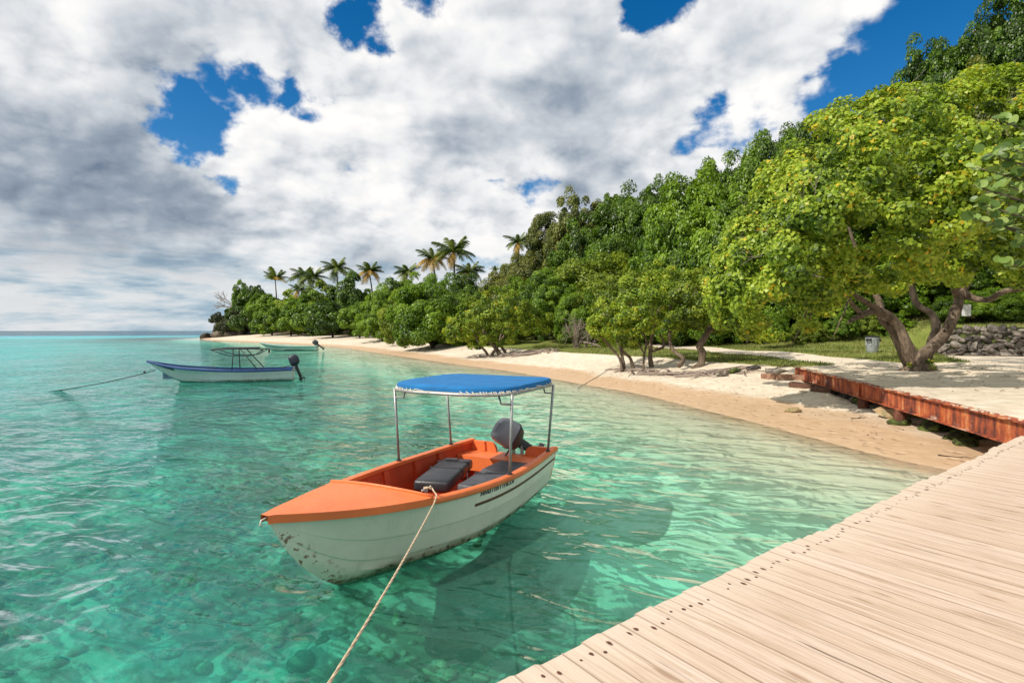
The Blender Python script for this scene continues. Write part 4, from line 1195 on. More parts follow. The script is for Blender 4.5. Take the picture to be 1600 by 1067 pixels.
RT = random.Random(77)
def tree(px, Y, top, hw, m_, label, group, name='broadleaf_tree', base=None, vr=None, mesh=None, trunk=True, cat='tree', lift=False):
    """a tree whose crown stands hw pixels to each side of px and reaches up to row top at distance Y"""
    x = (px - 800) / F * Y; g0 = gz(x, Y)
    zt = H + (516.5 - top) / F * Y
    r = hw / F * Y * (1.12 if cat == 'tree' else 1)
    hgt = max(zt - g0, 1.5)
    rz = vr * r if vr else min(max(r * .95, hgt * .40), hgt * .62) if lift == True and 'stone wall' not in label else hgt * .44 if lift else min(hgt * .60, r * 2.0)
    cz = zt - rz * .98
    if base is not None: cz = max(cz, H + (516.5 - base) / F * Y + rz * .65)
    t = thing(name, label, cat, (x, Y, g0), RT.uniform(0, 6.28), group)
    me = mesh or (SHELLS[RT.randrange(2)] if Y > 100 else CROWNS[RT.randrange(6)])
    c = link('crown', me, t); c.location = (0, 0, cz - g0); c.scale = (r * RT.uniform(.95, 1.08), r * RT.uniform(.95, 1.08), rz); slot_mat(c, m_)
    if trunk:
        k = link('trunk', TRUNKS[RT.randrange(4)], t); k.scale = (r * .75, r * .75, (cz - g0) * 1.05)
    return t

LD, LG, LO, LM, LL, LS = (M['leaf_' + k] for k in ('dark', 'green', 'olive', 'mid', 'lime', 'scrub'))
RIDGE = 'trees along the hill crest'; SLOPE = 'trees on the hillside'; SHOREG = 'trees along the far beach'; HEADG = 'trees on the headland'; LAWNG = 'trees behind the lawn'
T = [
 # headland and far shore, from the point inwards
 (362, 182, 492, 22, LS, 'low grey-green scrub tree just above the dark rocks of the headland', HEADG),
 (383, 178, 466, 24, LD, 'dark tree halfway up the seaward slope of the headland', HEADG),
 (377, 184, 442, 13, LG, 'small round-topped tree standing highest on the tip of the headland', HEADG),
 (402, 182, 443, 15, LD, 'twin-topped dark tree beside the small round-topped tree on the headland', HEADG),
 (420, 172, 457, 27, LG, 'rounded green tree on the headland below the leaning bare-trunked palm', HEADG),
 (425, 150, 478, 25, LG, 'bright green bushy tree hanging over the first sand of the far beach', HEADG),
 (452, 168, 458, 22, LL, 'yellow-green tree at the foot of the twin palms on the headland', HEADG),
 (455, 140, 470, 24, LG, 'dense green tree at the back of the far beach, next to the overhanging bush', SHOREG),
 (486, 135, 460, 30, LG, 'full green tree above the far skiff, below the twin palms', SHOREG),
 (505, 150, 445, 30, LM, 'flat-topped mid green tree behind the far skiff', SHOREG),
 (520, 118, 468, 33, LD, 'dark green tree with low branches over the sand behind the skiff', SHOREG),
 (548, 140, 432, 28, LD, 'dark tree rising between two palms on the far shore', SHOREG),
 (562, 108, 470, 26, LG, 'small full tree with a pale trunk at the back of the far beach', SHOREG),
 (597, 92, 452, 36, LG, 'large green tree reaching low over the middle of the far beach', SHOREG),
 (618, 110, 432, 34, LG, 'tall green tree below the short palm at the middle of the shore', SHOREG),
 (640, 78, 455, 40, LM, 'wide bushy tree whose skirts nearly touch the sand', SHOREG),
 (668, 90, 428, 42, LG, 'tall leafy tree under the pair of yellowing palms', SHOREG),
 (676, 64, 440, 58, LG, 'biggest beach tree, its hem shading the sand before the bend of the shore', SHOREG),
 (722, 84, 430, 42, LD, 'dark leafy tree right below the tallest palm', SHOREG),
 (742, 70, 452, 40, LD, 'dark green tree behind the low yellow-green beach tree', SHOREG),
 (768, 84, 438, 34, LG, 'small green tree left of the tiny young palm', SHOREG),
 (800, 74, 425, 42, LO, 'olive tree beside the tiny young palm', LAWNG),
 (815, 82, 395, 34, LO, 'olive tree in front of the lone palm at the foot of the hill', LAWNG),
 (770, 60, 470, 40, LM, 'shaded green tree standing behind the yellow-green beach tree', LAWNG),
 # foot of the hill behind the lawn
 (838, 66, 415, 46, LG, 'fresh green tree at the back corner of the far lawn', LAWNG),
 (872, 58, 432, 44, LG, 'bright green tree over two dark trunks at the edge of the lawn', LAWNG),
 (930, 60, 398, 62, LM, 'broad yellowish green tree above the bleached dead bush', LAWNG),
 (905, 54, 455, 30, LG, 'small leafy tree just behind the bleached dead bush', LAWNG),
 (985, 50, 420, 50, LM, 'yellowish green tree behind the beach tree with many stems', LAWNG),
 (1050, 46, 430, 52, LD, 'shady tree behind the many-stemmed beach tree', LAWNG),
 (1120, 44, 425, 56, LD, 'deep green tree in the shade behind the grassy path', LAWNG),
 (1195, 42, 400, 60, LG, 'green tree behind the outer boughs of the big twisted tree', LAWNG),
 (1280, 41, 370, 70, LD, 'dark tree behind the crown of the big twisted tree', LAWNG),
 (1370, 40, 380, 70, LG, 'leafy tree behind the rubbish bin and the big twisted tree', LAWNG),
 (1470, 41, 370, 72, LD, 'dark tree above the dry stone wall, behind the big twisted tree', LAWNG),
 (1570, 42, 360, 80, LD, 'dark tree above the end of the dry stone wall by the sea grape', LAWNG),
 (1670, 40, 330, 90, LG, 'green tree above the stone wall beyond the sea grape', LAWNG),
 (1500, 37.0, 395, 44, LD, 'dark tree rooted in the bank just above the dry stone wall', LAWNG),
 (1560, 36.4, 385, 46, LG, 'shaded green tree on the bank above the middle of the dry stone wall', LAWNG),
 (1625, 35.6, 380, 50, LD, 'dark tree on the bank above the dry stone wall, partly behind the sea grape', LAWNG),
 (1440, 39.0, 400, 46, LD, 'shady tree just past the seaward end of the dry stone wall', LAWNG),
 # hillside
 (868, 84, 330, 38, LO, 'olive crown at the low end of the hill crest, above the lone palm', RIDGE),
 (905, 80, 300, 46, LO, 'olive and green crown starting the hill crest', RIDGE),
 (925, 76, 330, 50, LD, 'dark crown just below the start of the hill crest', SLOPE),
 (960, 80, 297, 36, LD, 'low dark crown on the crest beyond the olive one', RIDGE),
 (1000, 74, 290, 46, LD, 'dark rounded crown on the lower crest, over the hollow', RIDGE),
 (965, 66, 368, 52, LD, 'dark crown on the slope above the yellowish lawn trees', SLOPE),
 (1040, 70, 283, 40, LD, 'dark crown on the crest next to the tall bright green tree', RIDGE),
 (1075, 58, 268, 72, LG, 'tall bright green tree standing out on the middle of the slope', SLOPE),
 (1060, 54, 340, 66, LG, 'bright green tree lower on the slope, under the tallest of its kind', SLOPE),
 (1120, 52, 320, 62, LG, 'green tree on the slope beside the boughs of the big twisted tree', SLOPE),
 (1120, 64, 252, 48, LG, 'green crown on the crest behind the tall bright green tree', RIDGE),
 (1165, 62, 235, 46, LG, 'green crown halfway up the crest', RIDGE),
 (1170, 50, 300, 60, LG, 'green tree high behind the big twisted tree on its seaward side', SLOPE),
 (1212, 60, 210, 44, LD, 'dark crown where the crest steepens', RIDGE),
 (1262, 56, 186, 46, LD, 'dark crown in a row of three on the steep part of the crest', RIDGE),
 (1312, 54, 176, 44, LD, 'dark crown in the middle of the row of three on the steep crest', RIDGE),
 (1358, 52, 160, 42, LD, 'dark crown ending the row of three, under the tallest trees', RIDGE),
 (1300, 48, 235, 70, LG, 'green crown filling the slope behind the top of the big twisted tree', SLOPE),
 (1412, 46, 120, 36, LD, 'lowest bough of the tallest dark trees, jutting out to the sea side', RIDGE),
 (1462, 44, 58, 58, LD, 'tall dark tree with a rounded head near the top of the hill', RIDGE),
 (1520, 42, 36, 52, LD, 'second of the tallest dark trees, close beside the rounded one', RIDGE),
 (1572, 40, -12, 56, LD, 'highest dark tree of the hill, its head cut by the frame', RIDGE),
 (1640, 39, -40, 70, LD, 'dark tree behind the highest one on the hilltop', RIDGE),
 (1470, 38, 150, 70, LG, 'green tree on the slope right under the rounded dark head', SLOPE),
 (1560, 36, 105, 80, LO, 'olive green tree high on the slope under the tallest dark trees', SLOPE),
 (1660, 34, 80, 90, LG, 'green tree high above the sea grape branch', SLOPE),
]
for px, Y, top, hw, m_, label, grp in T:
    tree(px, Y, top, hw, m_, label, grp, lift='trunk' in label or 'lone palm' in label or 'stone wall' in label)

# ---- palms
def frond_mesh(seed, n=22, droop=.9, L=1.0):
    rs = random.Random(seed); V = []; Q = []; tint = []
    def at(t):
        a = droop * t ** 1.5
        return Vector((L * (t - .16 * droop * t * t), 0, L * (.18 * t - .62 * droop * t ** 2.3)))
    mb = MB(); mb.tube([at(t) for t in np.linspace(0, 1, 8)], [.018, .015, .012, .01, .008, .006, .004, .002], 4)
    V = list(mb.v); Q = [q for q in mb.f if len(q) == 4]
    tint = [.8] * len(Q)
    for i in range(n):
        t = .10 + .88 * i / (n - 1); p = at(t); tg = (at(min(1, t + .02)) - at(t - .02)).normalized()
        ll = .34 * math.sin(PI * (.12 + .84 * t)) ** .7 * rs.uniform(.85, 1.1)
        for s in (-1, 1):
            side = Vector((0, s, 0)); d = (side * .78 + tg * .62 + Vector((0, 0, -.18 - .3 * rs.random()))).normalized()
            w = tg * .021
            m1 = p + d * ll * .5; e = p + d * ll + Vector((0, 0, -.16 * ll - .1 * ll * rs.random()))
            k = len(V); V += [p - w, p + w, m1 + w * 1.1, m1 - w * 1.1, e + w * .15, e - w * .15]
            Q += [(k, k + 1, k + 2, k + 3), (k + 3, k + 2, k + 4, k + 5)]; tint += [rs.random()] * 2
    return np_mesh('frond', np.array(V), np.array(Q), M['leaf_palm'], {'tint': ('FACE', np.array(tint)), 'clump': ('FACE', np.full(len(Q), rs.random()))})
FRONDS = [frond_mesh(i, droop=d) for i, d in enumerate((.35, .6, .85, 1.05, 1.25))]
def palm_trunk(seed, lean):
    rn = random.Random(seed); a = rn.uniform(0, 6.28); mb = MB()
    pts = [Vector((0, 0, -.03))] + [Vector((math.cos(a) * lean * t ** 2, math.sin(a) * lean * t ** 2, t)) for t in np.linspace(0, 1, 9)]
    mb.tube(pts, [.022] + [.02 - .010 * t for t in np.linspace(0, 1, 9)], 8); return mb.data('trunk', M['palm_bark'], True), pts[-1]
RP = random.Random(12)
def palm(px, Y, top, size, label, old=0.0, up=False, n=16, lean=.1):
    """size: frond length in pixels"""
    x = (px - 800) / F * Y; g0 = gz(x, Y); fl = size / F * Y
    zt = H + (516.5 - top) / F * Y - fl * (.62 if not up else .95)
    hgt = zt - g0
    t = thing('palm_tree', label, 'palm', (x, Y, g0), 0, 'coconut palms along the shore')
    me, tip = palm_trunk(RP.randrange(999), lean * RP.uniform(-1, 1))
    k = link('trunk', me, t); k.scale = (hgt, hgt, hgt); tip = tip * hgt
    k.location = (-tip.x, -tip.y, 0); tip = Vector((0, 0, tip.z))
    for i in range(n):
        f = i / (n - 1); el = R(78 - 95 * f + RP.uniform(-8, 8)) if not up else R(85 - 40 * f)
        az = i * 2.399 + RP.uniform(-.25, .25)
        o = link('frond', FRONDS[min(4, int(f * 4 + RP.random()))], t); o.location = tip
        o.rotation_euler = Matrix.Rotation(az, 3, 'Z').to_4x4().to_3x3().to_euler()
        o.rotation_euler = (Matrix.Rotation(az, 3, 'Z') @ Matrix.Rotation(-el * .75, 3, 'Y') @ Matrix.Rotation(RP.uniform(-.3, .3), 3, 'X')).to_euler()
        s = fl * RP.uniform(.85, 1.1) * (.8 if f < .15 else 1); o.scale = (s, s * 1.05, s)
        slot_mat(o, M['leaf_palm_old'] if f > 1 - old else M['leaf_palm'])
for a in [
 (430, 170, 416, 24, 'thin palm with upright fronds and a bare drooping skirt on the headland', .1, True, 12),
 (474, 172, 415, 26, 'seaward one of the twin palms on the headland', 0.0),
 (489, 166, 417, 28, 'landward one of the twin palms on the headland', 0.0),
 (467, 150, 442, 18, 'small low palm under the twin palms', .15),
 (526, 160, 403, 27, 'star-shaped lone palm on the skyline between headland and bay', 0),
 (577, 150, 408, 28, 'palm with a skirt of orange dead fronds on the far shore', .42),
 (637, 140, 411, 25, 'half hidden palm over the middle of the shore trees', 0),
 (676, 110, 387, 30, 'yellowing palm beside the tallest palm of the shore', .5),
 (709, 105, 371, 38, 'tallest palm of the shore, with a full green head', .1),
 (733, 112, 408, 28, 'lower palm leaning out on the landward side of the tallest palm', .08),
 (774, 110, 411, 13, 'tiny young palm with a few upright fronds on the skyline', 0, True, 7),
 (810, 92, 363, 26, 'lone palm at the low end of the wooded hill', .05),
]: palm(*a)

# ---- branching wood
def grow(mb, p, d, L, r, depth, rn, spread=.6, n=6, up=.0, tips=None, gnarl=.25):
    pts = [p]; k = 4
    for i in range(k):
        d = (d + Vector((rn.uniform(-gnarl, gnarl), rn.uniform(-gnarl, gnarl), rn.uniform(-gnarl, gnarl) + up * .3))).normalized()
        pts.append(pts[-1] + d * L / k)
    mb.tube(pts, [r * (1 - .4 * i / k) for i in range(k + 1)], n, caps=depth == 0)
    if depth == 0:
        if tips is not None: tips.append(pts[-1])
        return
    for i in range(rn.choice((2, 2, 3))):
        q = pts[rn.choice((2, 3, 4))]
        a = Vector((rn.gauss(0, 1), rn.gauss(0, 1), rn.gauss(0, 1) + up)).normalized()
        grow(mb, q, (d + a * spread).normalized(), L * rn.uniform(.55, .8), r * .55, depth - 1, rn, spread, max(4, n - 1), up, tips, gnarl)
    grow(mb, pts[-1], d, L * .7, r * .6, depth - 1, rn, spread, max(4, n - 1), up, tips, gnarl)

def limb(mb, px_pts, radii, n=12):
    """a limb through (column, row, distance) points of the photograph, smoothed"""
    P = [P3(*q) if len(q) == 3 else Vector(q[:3]) for q in px_pts]
    P = [Vector(p) for p in P]; out = []; rr = []
    tt = np.arange(len(P)); ts = np.linspace(0, len(P) - 1, (len(P) - 1) * 5 + 1)
    xs = [[p[i] for p in P] for i in range(3)]
    for t in ts: out.append(Vector([float(spl(tt, xs[i], t)) for i in range(3)])); rr.append(float(np.interp(t, tt, radii)))
    k = random.Random(len(out) * 7 + int(radii[0] * 1000))
    out = [p + Vector((mnoise.noise(p * 2.2) * .05, mnoise.noise(p * 2.2 + Vector((9, 0, 0))) * .05, 0)) for p in out]
    rr = [r * (1 + .16 * mnoise.noise(p * 3 + Vector((0, 5, 0)))) for r, p in zip(rr, out)]
    mb.tube(out, rr, n); return out

# ---- the big twisted tree over the sand platform
def big_tree():
    base = on_ground(1437, 580); base.z = 1.04; Yb = 21.3
    base = P3(1437, 581, Yb); g0 = 1.0
    t = thing('shade_tree', 'big spreading tree with twisted forked trunks over the sand platform', 'tree', (base.x, base.y, g0))
    def local(mb): mb.v = [tuple(Vector(p) - Vector((base.x, base.y, g0))) for p in mb.v]; return mb
    mb = MB()
    limb(mb, [(1432, 588, Yb), (1428, 565, Yb), (1418, 540, Yb), (1404, 512, Yb + .1), (1388, 493, Yb), (1365, 486, Yb - .3), (1338, 496, Yb - .6), (1325, 505, Yb - .8)], [.36, .25, .20, .185, .165, .14, .10, .04], 14)
    local(mb).obj('trunk', M['bark'], t, True)
    mb = MB()
    limb(mb, [(1430, 586, Yb - .1), (1436, 560, Yb - .1), (1460, 540, Yb - .1), (1480, 515, Yb - .2), (1494, 480, Yb - .2), (1506, 450, Yb), (1530, 400, Yb + .3), (1545, 330, Yb + .5), (1530, 260, Yb + .6)], [.33, .25, .205, .19, .175, .16, .13, .09, .04], 14)
    local(mb).obj('trunk', M['bark'], t, True)
    mb = MB()
    limb(mb, [(1424, 582, Yb + .2), (1412, 552, Yb + .2), (1395, 520, Yb + .3), (1378, 497, Yb + .5), (1372, 470, Yb + .7), (1350, 420, Yb + 1), (1320, 340, Yb + 1)], [.24, .18, .155, .14, .125, .10, .04], 12)
    local(mb).obj('trunk', M['bark'], t, True)
    mb = MB()
    limb(mb, [(1445, 584, Yb + .5), (1452, 545, Yb + .6), (1462, 515, Yb + .9), (1455, 490, Yb + 1.2), (1430, 470, Yb + 1.4), (1420, 400, Yb + 1.4), (1430, 300, Yb + 1.2)], [.24, .18, .155, .14, .125, .10, .04], 12)
    local(mb).obj('trunk', M['bark_dark'], t, True)
    mb = MB()
    limb(mb, [(1505, 455, Yb), (1520, 466, Yb - .3), (1545, 468, Yb - .6), (1570, 455, Yb - .8), (1600, 450, Yb - 1), (1650, 430, Yb - 1)], [.15, .12, .11, .10, .09, .05], 9)
    limb(mb, [(1380, 488, Yb), (1350, 470, Yb - .8), (1300, 440, Yb - 1.6), (1240, 420, Yb - 2)], [.12, .10, .07, .03], 8)
    limb(mb, [(1345, 492, Yb - .5), (1322, 460, Yb - 1), (1300, 400, Yb - 1.2)], [.09, .07, .03], 8)
    limb(mb, [(1500, 470, Yb), (1470, 400, Yb - 1.2), (1430, 300, Yb - 1.6)], [.13, .10, .04], 8)
    limb(mb, [(1300, 440, Yb - 1.6), (1240, 450, Yb - 2.0), (1190, 465, Yb - 2.2)], [.07, .05, .02], 7)
    for sx, sy, ex, ey in ((1262, 480, 1236, 540), (1325, 470, 1296, 535), (1270, 478, 1252, 520)):
        limb(mb, [(sx, sy, Yb - 2.2), ((sx + ex) / 2 + 3, (sy + ey) / 2, Yb - 2.3), (ex, ey, Yb - 2.3)], [.035, .025, .008], 6)
    local(mb).obj('limb', M['bark'], t, True)
    # roots flaring into the sand
    mb = MB(); rn = random.Random(2)
    for a in np.linspace(0, 6.0, 9):
        d = Vector((math.cos(a), math.sin(a), 0)); L = rn.uniform(.5, 1.0)
        mb.tube([Vector((0, 0, .40)), d * .25 + Vector((0, 0, .22)), d * L * .6 + Vector((0, 0, .06)), d * L + Vector((0, 0, -.06))], [.20, .16, .10, .03], 8)
    mb.obj('root', M['bark'], t, True)['kind'] = 'stuff'
    # crown: leaf clumps over an uneven dome, given in metres about the middle of the crown
    rs = np.random.default_rng(5)
    cc = P3(1450, 330, Yb - 1.9)
    C = []; D = []
    # outline of the crown in columns and rows; clumps fill a rounded body behind it
    env_x = [1118, 1150, 1200, 1260, 1330, 1400, 1480, 1560, 1640, 1720, 1790]
    env_t = [440, 360, 270, 200, 160, 142, 128, 110, 112, 150, 230]
    env_b = [500, 515, 525, 512, 466, 450, 440, 438, 432, 425, 400]
    n = 540
    while len(C) < n:
        px = rs.uniform(1122, 1780); a = np.interp(px, env_x, env_t); b = np.interp(px, env_x, env_b)
        v = rs.random(); py = a + (b - a) * v
        # depth of the body at this spot: an ellipse in section
        hx = (px - 1450) / 340.0; hv = (v - .5) * 2
        k = max(0.0, 1 - hx * hx * .9) ** .5 * max(0.0, 1 - abs(hv) ** 2.6) ** .5
        s = rs.choice((-1, -1, -1, 1)) if rs.random() < .86 else rs.uniform(-1, 1)
        dy = s * k * 6.0 * rs.uniform(.80, 1.06)
        bump_ = .5 * math.sin(px / 31.0 + py / 47.0) + .5 * math.sin(py / 23.0 - px / 61.0)
        p = P3(px, py, Yb - 1.9 + dy + .95 * bump_ * k)
        C.append(p); d = np.array((hx * .9, (s if abs(s) > .5 else 0) * k + 1e-3, -hv * .9)); D.append(d / np.linalg.norm(d))
    C = np.array(C); D = np.array(D); CR = .47 * rs.uniform(.6, 1.3, n)
    V, Q, tint, k = leaf_cloud(rs, C, CR, 140000, .125, D, up=.35, ratio=.84, keep=-.5, shellness=.35)
    V -= np.array((base.x, base.y, g0))
    me = np_mesh('crown', V, Q, M['leaf_lime'], {'tint': ('FACE', tint), 'clump': ('FACE', rs.random(n)[k])})
    link('crown', me, t)
    # bare twigs showing through the leaves
    mb = MB(); rn = random.Random(6)
    for i in range(60):
        q = C[rn.randrange(n)]; p = Vector(q) - Vector((base.x, base.y, g0))
        if q[1] > Yb: continue
        d = Vector((rn.uniform(-1, 1), -.5, rn.uniform(-.2, .9))).normalized()
        grow(mb, p + d * .1, d, rn.uniform(.35, .7), .012, 1, rn, .9, 4)
    mb.obj('twig', M['driftwood'], t)['kind'] = 'stuff'
    # a few fresh shoots at the foot
    rs2 = np.random.default_rng(9); C2 = np.array([(.15, -.3, .35), (.28, -.28, .2), (.05, -.3, .15), (-.45, -.1, .25)]); D2 = np.array([(0, -.8, .6)] * 4)
    V, Q, tint, k = leaf_cloud(rs2, C2, np.array((.17, .15, .12, .13)), 130, .11, D2)
    link('basal_shoot', np_mesh('basal_shoot', V, Q, M['leaf_lime'], {'tint': ('FACE', tint), 'clump': ('FACE', tint)}), t)
    # white board hung on the trunk
    return t
big_tree()

# ---- smaller trees growing out of the sand
def beach_tree(name, label, stems, clumps, cr, leaves, leaf, m_, seed, foot, group=None, roots=None, twigs=24):
    g0 = foot.z
    t = thing(name, label, 'tree', foot, 0, group)
    for st, rd in stems:
        mb = MB(); limb(mb, st, rd, 9); mb.v = [tuple(Vector(p) - foot) for p in mb.v]
        mb.obj('trunk', M['bark'], t, True)
    rs = np.random.default_rng(seed)
    C = np.array([tuple(P3(px + rs.normal() * 6, py + rs.normal() * 5, Y)) for px, py, Y in clumps]) - np.array(foot)
    mid = C.mean(0); D = C - mid; D /= np.linalg.norm(D, axis=1, keepdims=True)
    V, Q, tint, k = leaf_cloud(rs, C, cr * rs.uniform(.6, 1.25, len(C)), int(leaves * 1.35), leaf * .84, D, up=.35, ratio=.84, keep=-.5, shellness=.35)
    link('crown', np_mesh('crown', V, Q, m_, {'tint': ('FACE', tint), 'clump': ('FACE', rs.random(len(C))[k])}), t)
    mb = MB(); rn = random.Random(seed)
    for i in range(twigs):
        p = Vector(C[rn.randrange(len(C))]); d = Vector((rn.uniform(-1, 1), rn.uniform(-1, .2), rn.uniform(0, 1))).normalized()
        grow(mb, p + d * cr * .4, d, cr * rn.uniform(.6, 1.1), .014, 1, rn, .9, 4)
    if twigs: mb.obj('twig', M['driftwood'], t)['kind'] = 'stuff'
    for pts, r_ in (roots or []):
        mb = MB(); mb.tube([Vector(p) - foot for p in pts], [r_ * k for k in np.linspace(1, .35, len(pts))], 7); mb.obj('root', M['driftwood'], t, True)
    return t

def fill_clumps(rs, outline_t, outline_b, x0, x1, n, Y, depth):
    out = []
    while len(out) < n:
        px = rs.uniform(x0, x1); a = np.interp(px, *zip(*outline_t)); b = np.interp(px, *zip(*outline_b))
        if b - a < 8: continue
        v = rs.random(); hv = (v - .5) * 2; hx = (px - (x0 + x1) / 2) / ((x1 - x0) / 2)
        k = max(0, 1 - hx * hx) ** .5 * max(0, 1 - abs(hv) ** 2.4) ** .5
        s = rs.choice((-1, -1, 1)) * rs.uniform(.7, 1.05)
        out.append((px, a + (b - a) * v, Y + s * k * depth))
    return out

def root_tangle(rn, a, b, n, spread, hgt, r):
    """roots laid bare along a bank between two points"""
    out = []
    for i in range(n):
        p = a.lerp(b, rn.random()) + Vector((rn.gauss(0, spread), rn.gauss(0, spread), 0))
        d = (b - a).normalized() * rn.choice((-1, 1)) + Vector((rn.gauss(0, .5), rn.gauss(0, .5), 0)); L = rn.uniform(.7, 1.9)
        pts = []
        for j in range(6):
            q = p + d * L * j / 5 + Vector((rn.gauss(0, .06), rn.gauss(0, .06), 0)); f = j / 5
            q.z = max(gz(q.x, q.y), 0) + hgt * math.sin(PI * min(1, f * 1.1 + .05)) * rn.uniform(.3, 1) - .02 * f
            pts.append(q)
        out.append((pts, r * rn.uniform(.5, 1.3)))
    return out

rs = np.random.default_rng(21)
RN = random.Random(41)
# many-stemmed beach tree, yellow-green
f1 = on_ground(985, 578); Y1 = f1.y
cl = fill_clumps(rs, [(926, 500), (945, 470), (975, 440), (1010, 420), (1040, 416), (1075, 432), (1105, 445)], [(926, 512), (945, 532), (985, 541), (1040, 530), (1075, 515), (1105, 500)], 926, 1105, 230, Y1 + .6, 2.5)
st1 = [([(972, 580, Y1 - .3), (968, 560, Y1), (952, 540, Y1), (934, 520, Y1 - .2), (925, 510, Y1)], [.10, .07, .06, .05, .03]),
       ([(975, 580, Y1), (972, 556, Y1), (968, 540, Y1), (962, 520, Y1 + .2)], [.13, .09, .08, .05]),
       ([(990, 578, Y1), (985, 560, Y1), (972, 546, Y1), (985, 530, Y1 + .2), (1000, 500, Y1 + .3)], [.11, .09, .08, .07, .04]),
       ([(1005, 583, Y1 - .6), (1006, 555, Y1 - .6), (1010, 535, Y1 - .5), (1000, 510, Y1 - .3), (985, 470, Y1)], [.07, .06, .055, .05, .02]),
       ([(1018, 576, Y1), (1016, 555, Y1), (1018, 530, Y1 + .2), (1030, 480, Y1 + .4)], [.16, .12, .10, .05]),
       ([(1020, 548, Y1), (1038, 540, Y1 + .4), (1030, 520, Y1 + .5)], [.09, .07, .04]),
       ([(1006, 552, Y1 - .6), (998, 538, Y1 - .5), (988, 526, Y1 - .5)], [.05, .045, .03])]
beach_tree('beach_tree', 'many-stemmed yellow-green tree on the sand with bare leaning stems', st1, cl, .40, 22000, .155, M['leaf_lime'], 3, f1, 'trees rooted in the beach sand',
           root_tangle(RN, f1 + Vector((-.2, -.2, 0)), on_ground(1070, 588), 26, .28, .22, .06))
f2 = on_ground(1092, 573); Y2 = f2.y
cl = fill_clumps(rs, [(1050, 460), (1075, 436), (1105, 424), (1140, 440), (1170, 460)], [(1050, 480), (1075, 505), (1095, 515), (1135, 512), (1170, 500)], 1050, 1170, 130, Y2 + .5, 2.3)
st2 = [([(1084, 580, Y2), (1094, 570, Y2), (1098, 552, Y2), (1093, 540, Y2), (1102, 525, Y2), (1112, 500, Y2 + .3), (1110, 460, Y2 + .5)], [.26, .21, .19, .18, .17, .12, .05]),
       ([(1060, 572, Y2), (1068, 560, Y2 + .3), (1050, 545, Y2 + .6), (1046, 520, Y2 + .8), (1048, 470, Y2 + .8)], [.13, .11, .10, .09, .04]),
       ([(1102, 522, Y2), (1125, 505, Y2), (1145, 480, Y2 + .2)], [.10, .08, .04])]
beach_tree('beach_tree', 'green tree with one crooked grey trunk over exposed roots by the sand bank', st2, cl, .42, 13000, .16, M['leaf_mid'], 4, f2, 'trees rooted in the beach sand',
           root_tangle(RN, on_ground(1080, 585), on_ground(1165, 580), 30, .25, .18, .055), 14)
f3 = on_ground(772, 556); Y3 = f3.y
cl = fill_clumps(rs, [(702, 515), (715, 490), (735, 470), (770, 452), (800, 456), (828, 478), (846, 495)], [(702, 530), (720, 542), (745, 545), (780, 534), (820, 522), (846, 512)], 702, 846, 190, Y3 + .5, 2.8)
st3 = [([(783, 556, Y3), (775, 545, Y3), (762, 530, Y3), (755, 515, Y3)], [.22, .18, .14, .08]),
       ([(764, 558, Y3 - .3), (758, 548, Y3 - .3), (748, 536, Y3), (742, 522, Y3)], [.13, .11, .09, .05]),
       ([(768, 556, Y3 - .3), (774, 546, Y3 - .2), (785, 530, Y3), (795, 505, Y3 + .3)], [.15, .12, .10, .06]),
       ([(790, 552, Y3 + .3), (781, 535, Y3 + .3), (786, 515, Y3 + .3), (792, 495, Y3 + .3)], [.14, .12, .09, .04])]
beach_tree('beach_tree', 'low yellow-green tree leaning over bleached roots at the bend of the beach', st3, cl, .50, 20000, .19, M['leaf_lime'], 5, f3, 'trees rooted in the beach sand',
           root_tangle(RN, on_ground(745, 559), on_ground(858, 550), 34, .4, .28, .09), 20)

# ---- bleached dead bush by the lawn
fd = on_ground(905, 527); Yd = 47.0
fd = Vector(((908 - 800) / F * Yd, Yd, gz((908 - 800) / F * Yd, Yd)))
t = thing('dead_bush', 'bleached leafless bush of tangled twigs beside the lawn', 'bush', fd)
mb = MB(); rn = random.Random(15)
for k in range(11):
    a = rn.uniform(0, 6.28); grow(mb, Vector((rn.gauss(0, .5), rn.gauss(0, .4), 0)), Vector((math.cos(a) * .6, math.sin(a) * .6, 1)).normalized(), rn.uniform(.9, 1.4), .06, 3, rn, .95, 5, .05, None, .35)
mb.obj('branch', M['driftwood'], t, True)['kind'] = 'stuff'
mb = MB(); mb.tube([(-.4, 0, -.1), (-.5, .1, 1.0), (-.45, .1, 2.1)], [.2, .17, .12], 9); mb.obj('stump', M['bark'], t, True)
mb = MB(); mb.tube([(.1, -.2, .5), (.9, -.5, .35), (1.7, -.8, .05), (2.3, -1, -.1)], [.1, .09, .07, .04], 7); mb.obj('fallen_limb', M['driftwood'], t, True)
# bare tree on the headland
x = (357 - 800) / F * 186; g0 = gz(x, 186)
t = thing('bare_tree', 'leafless grey tree leaning out over the sea from the headland', 'tree', (x, 186, g0))
mb = MB(); rn = random.Random(22)
zt = H + (516 - 455) / F * 186 - g0
mb.tube([(3, 0, 0), (1.5, 0, zt * .5), (.5, 0, zt * .75)], [.35, .28, .2], 7)
for k in range(4): grow(mb, Vector((1.0 - .2 * k, 0, zt * (.6 + .05 * k))), Vector((-.9, rn.uniform(-.3, .3), .25 + .1 * k)).normalized(), 2.6, .16, 3, rn, .8, 5, .05)
mb.obj('branch', M['driftwood'], t, True)

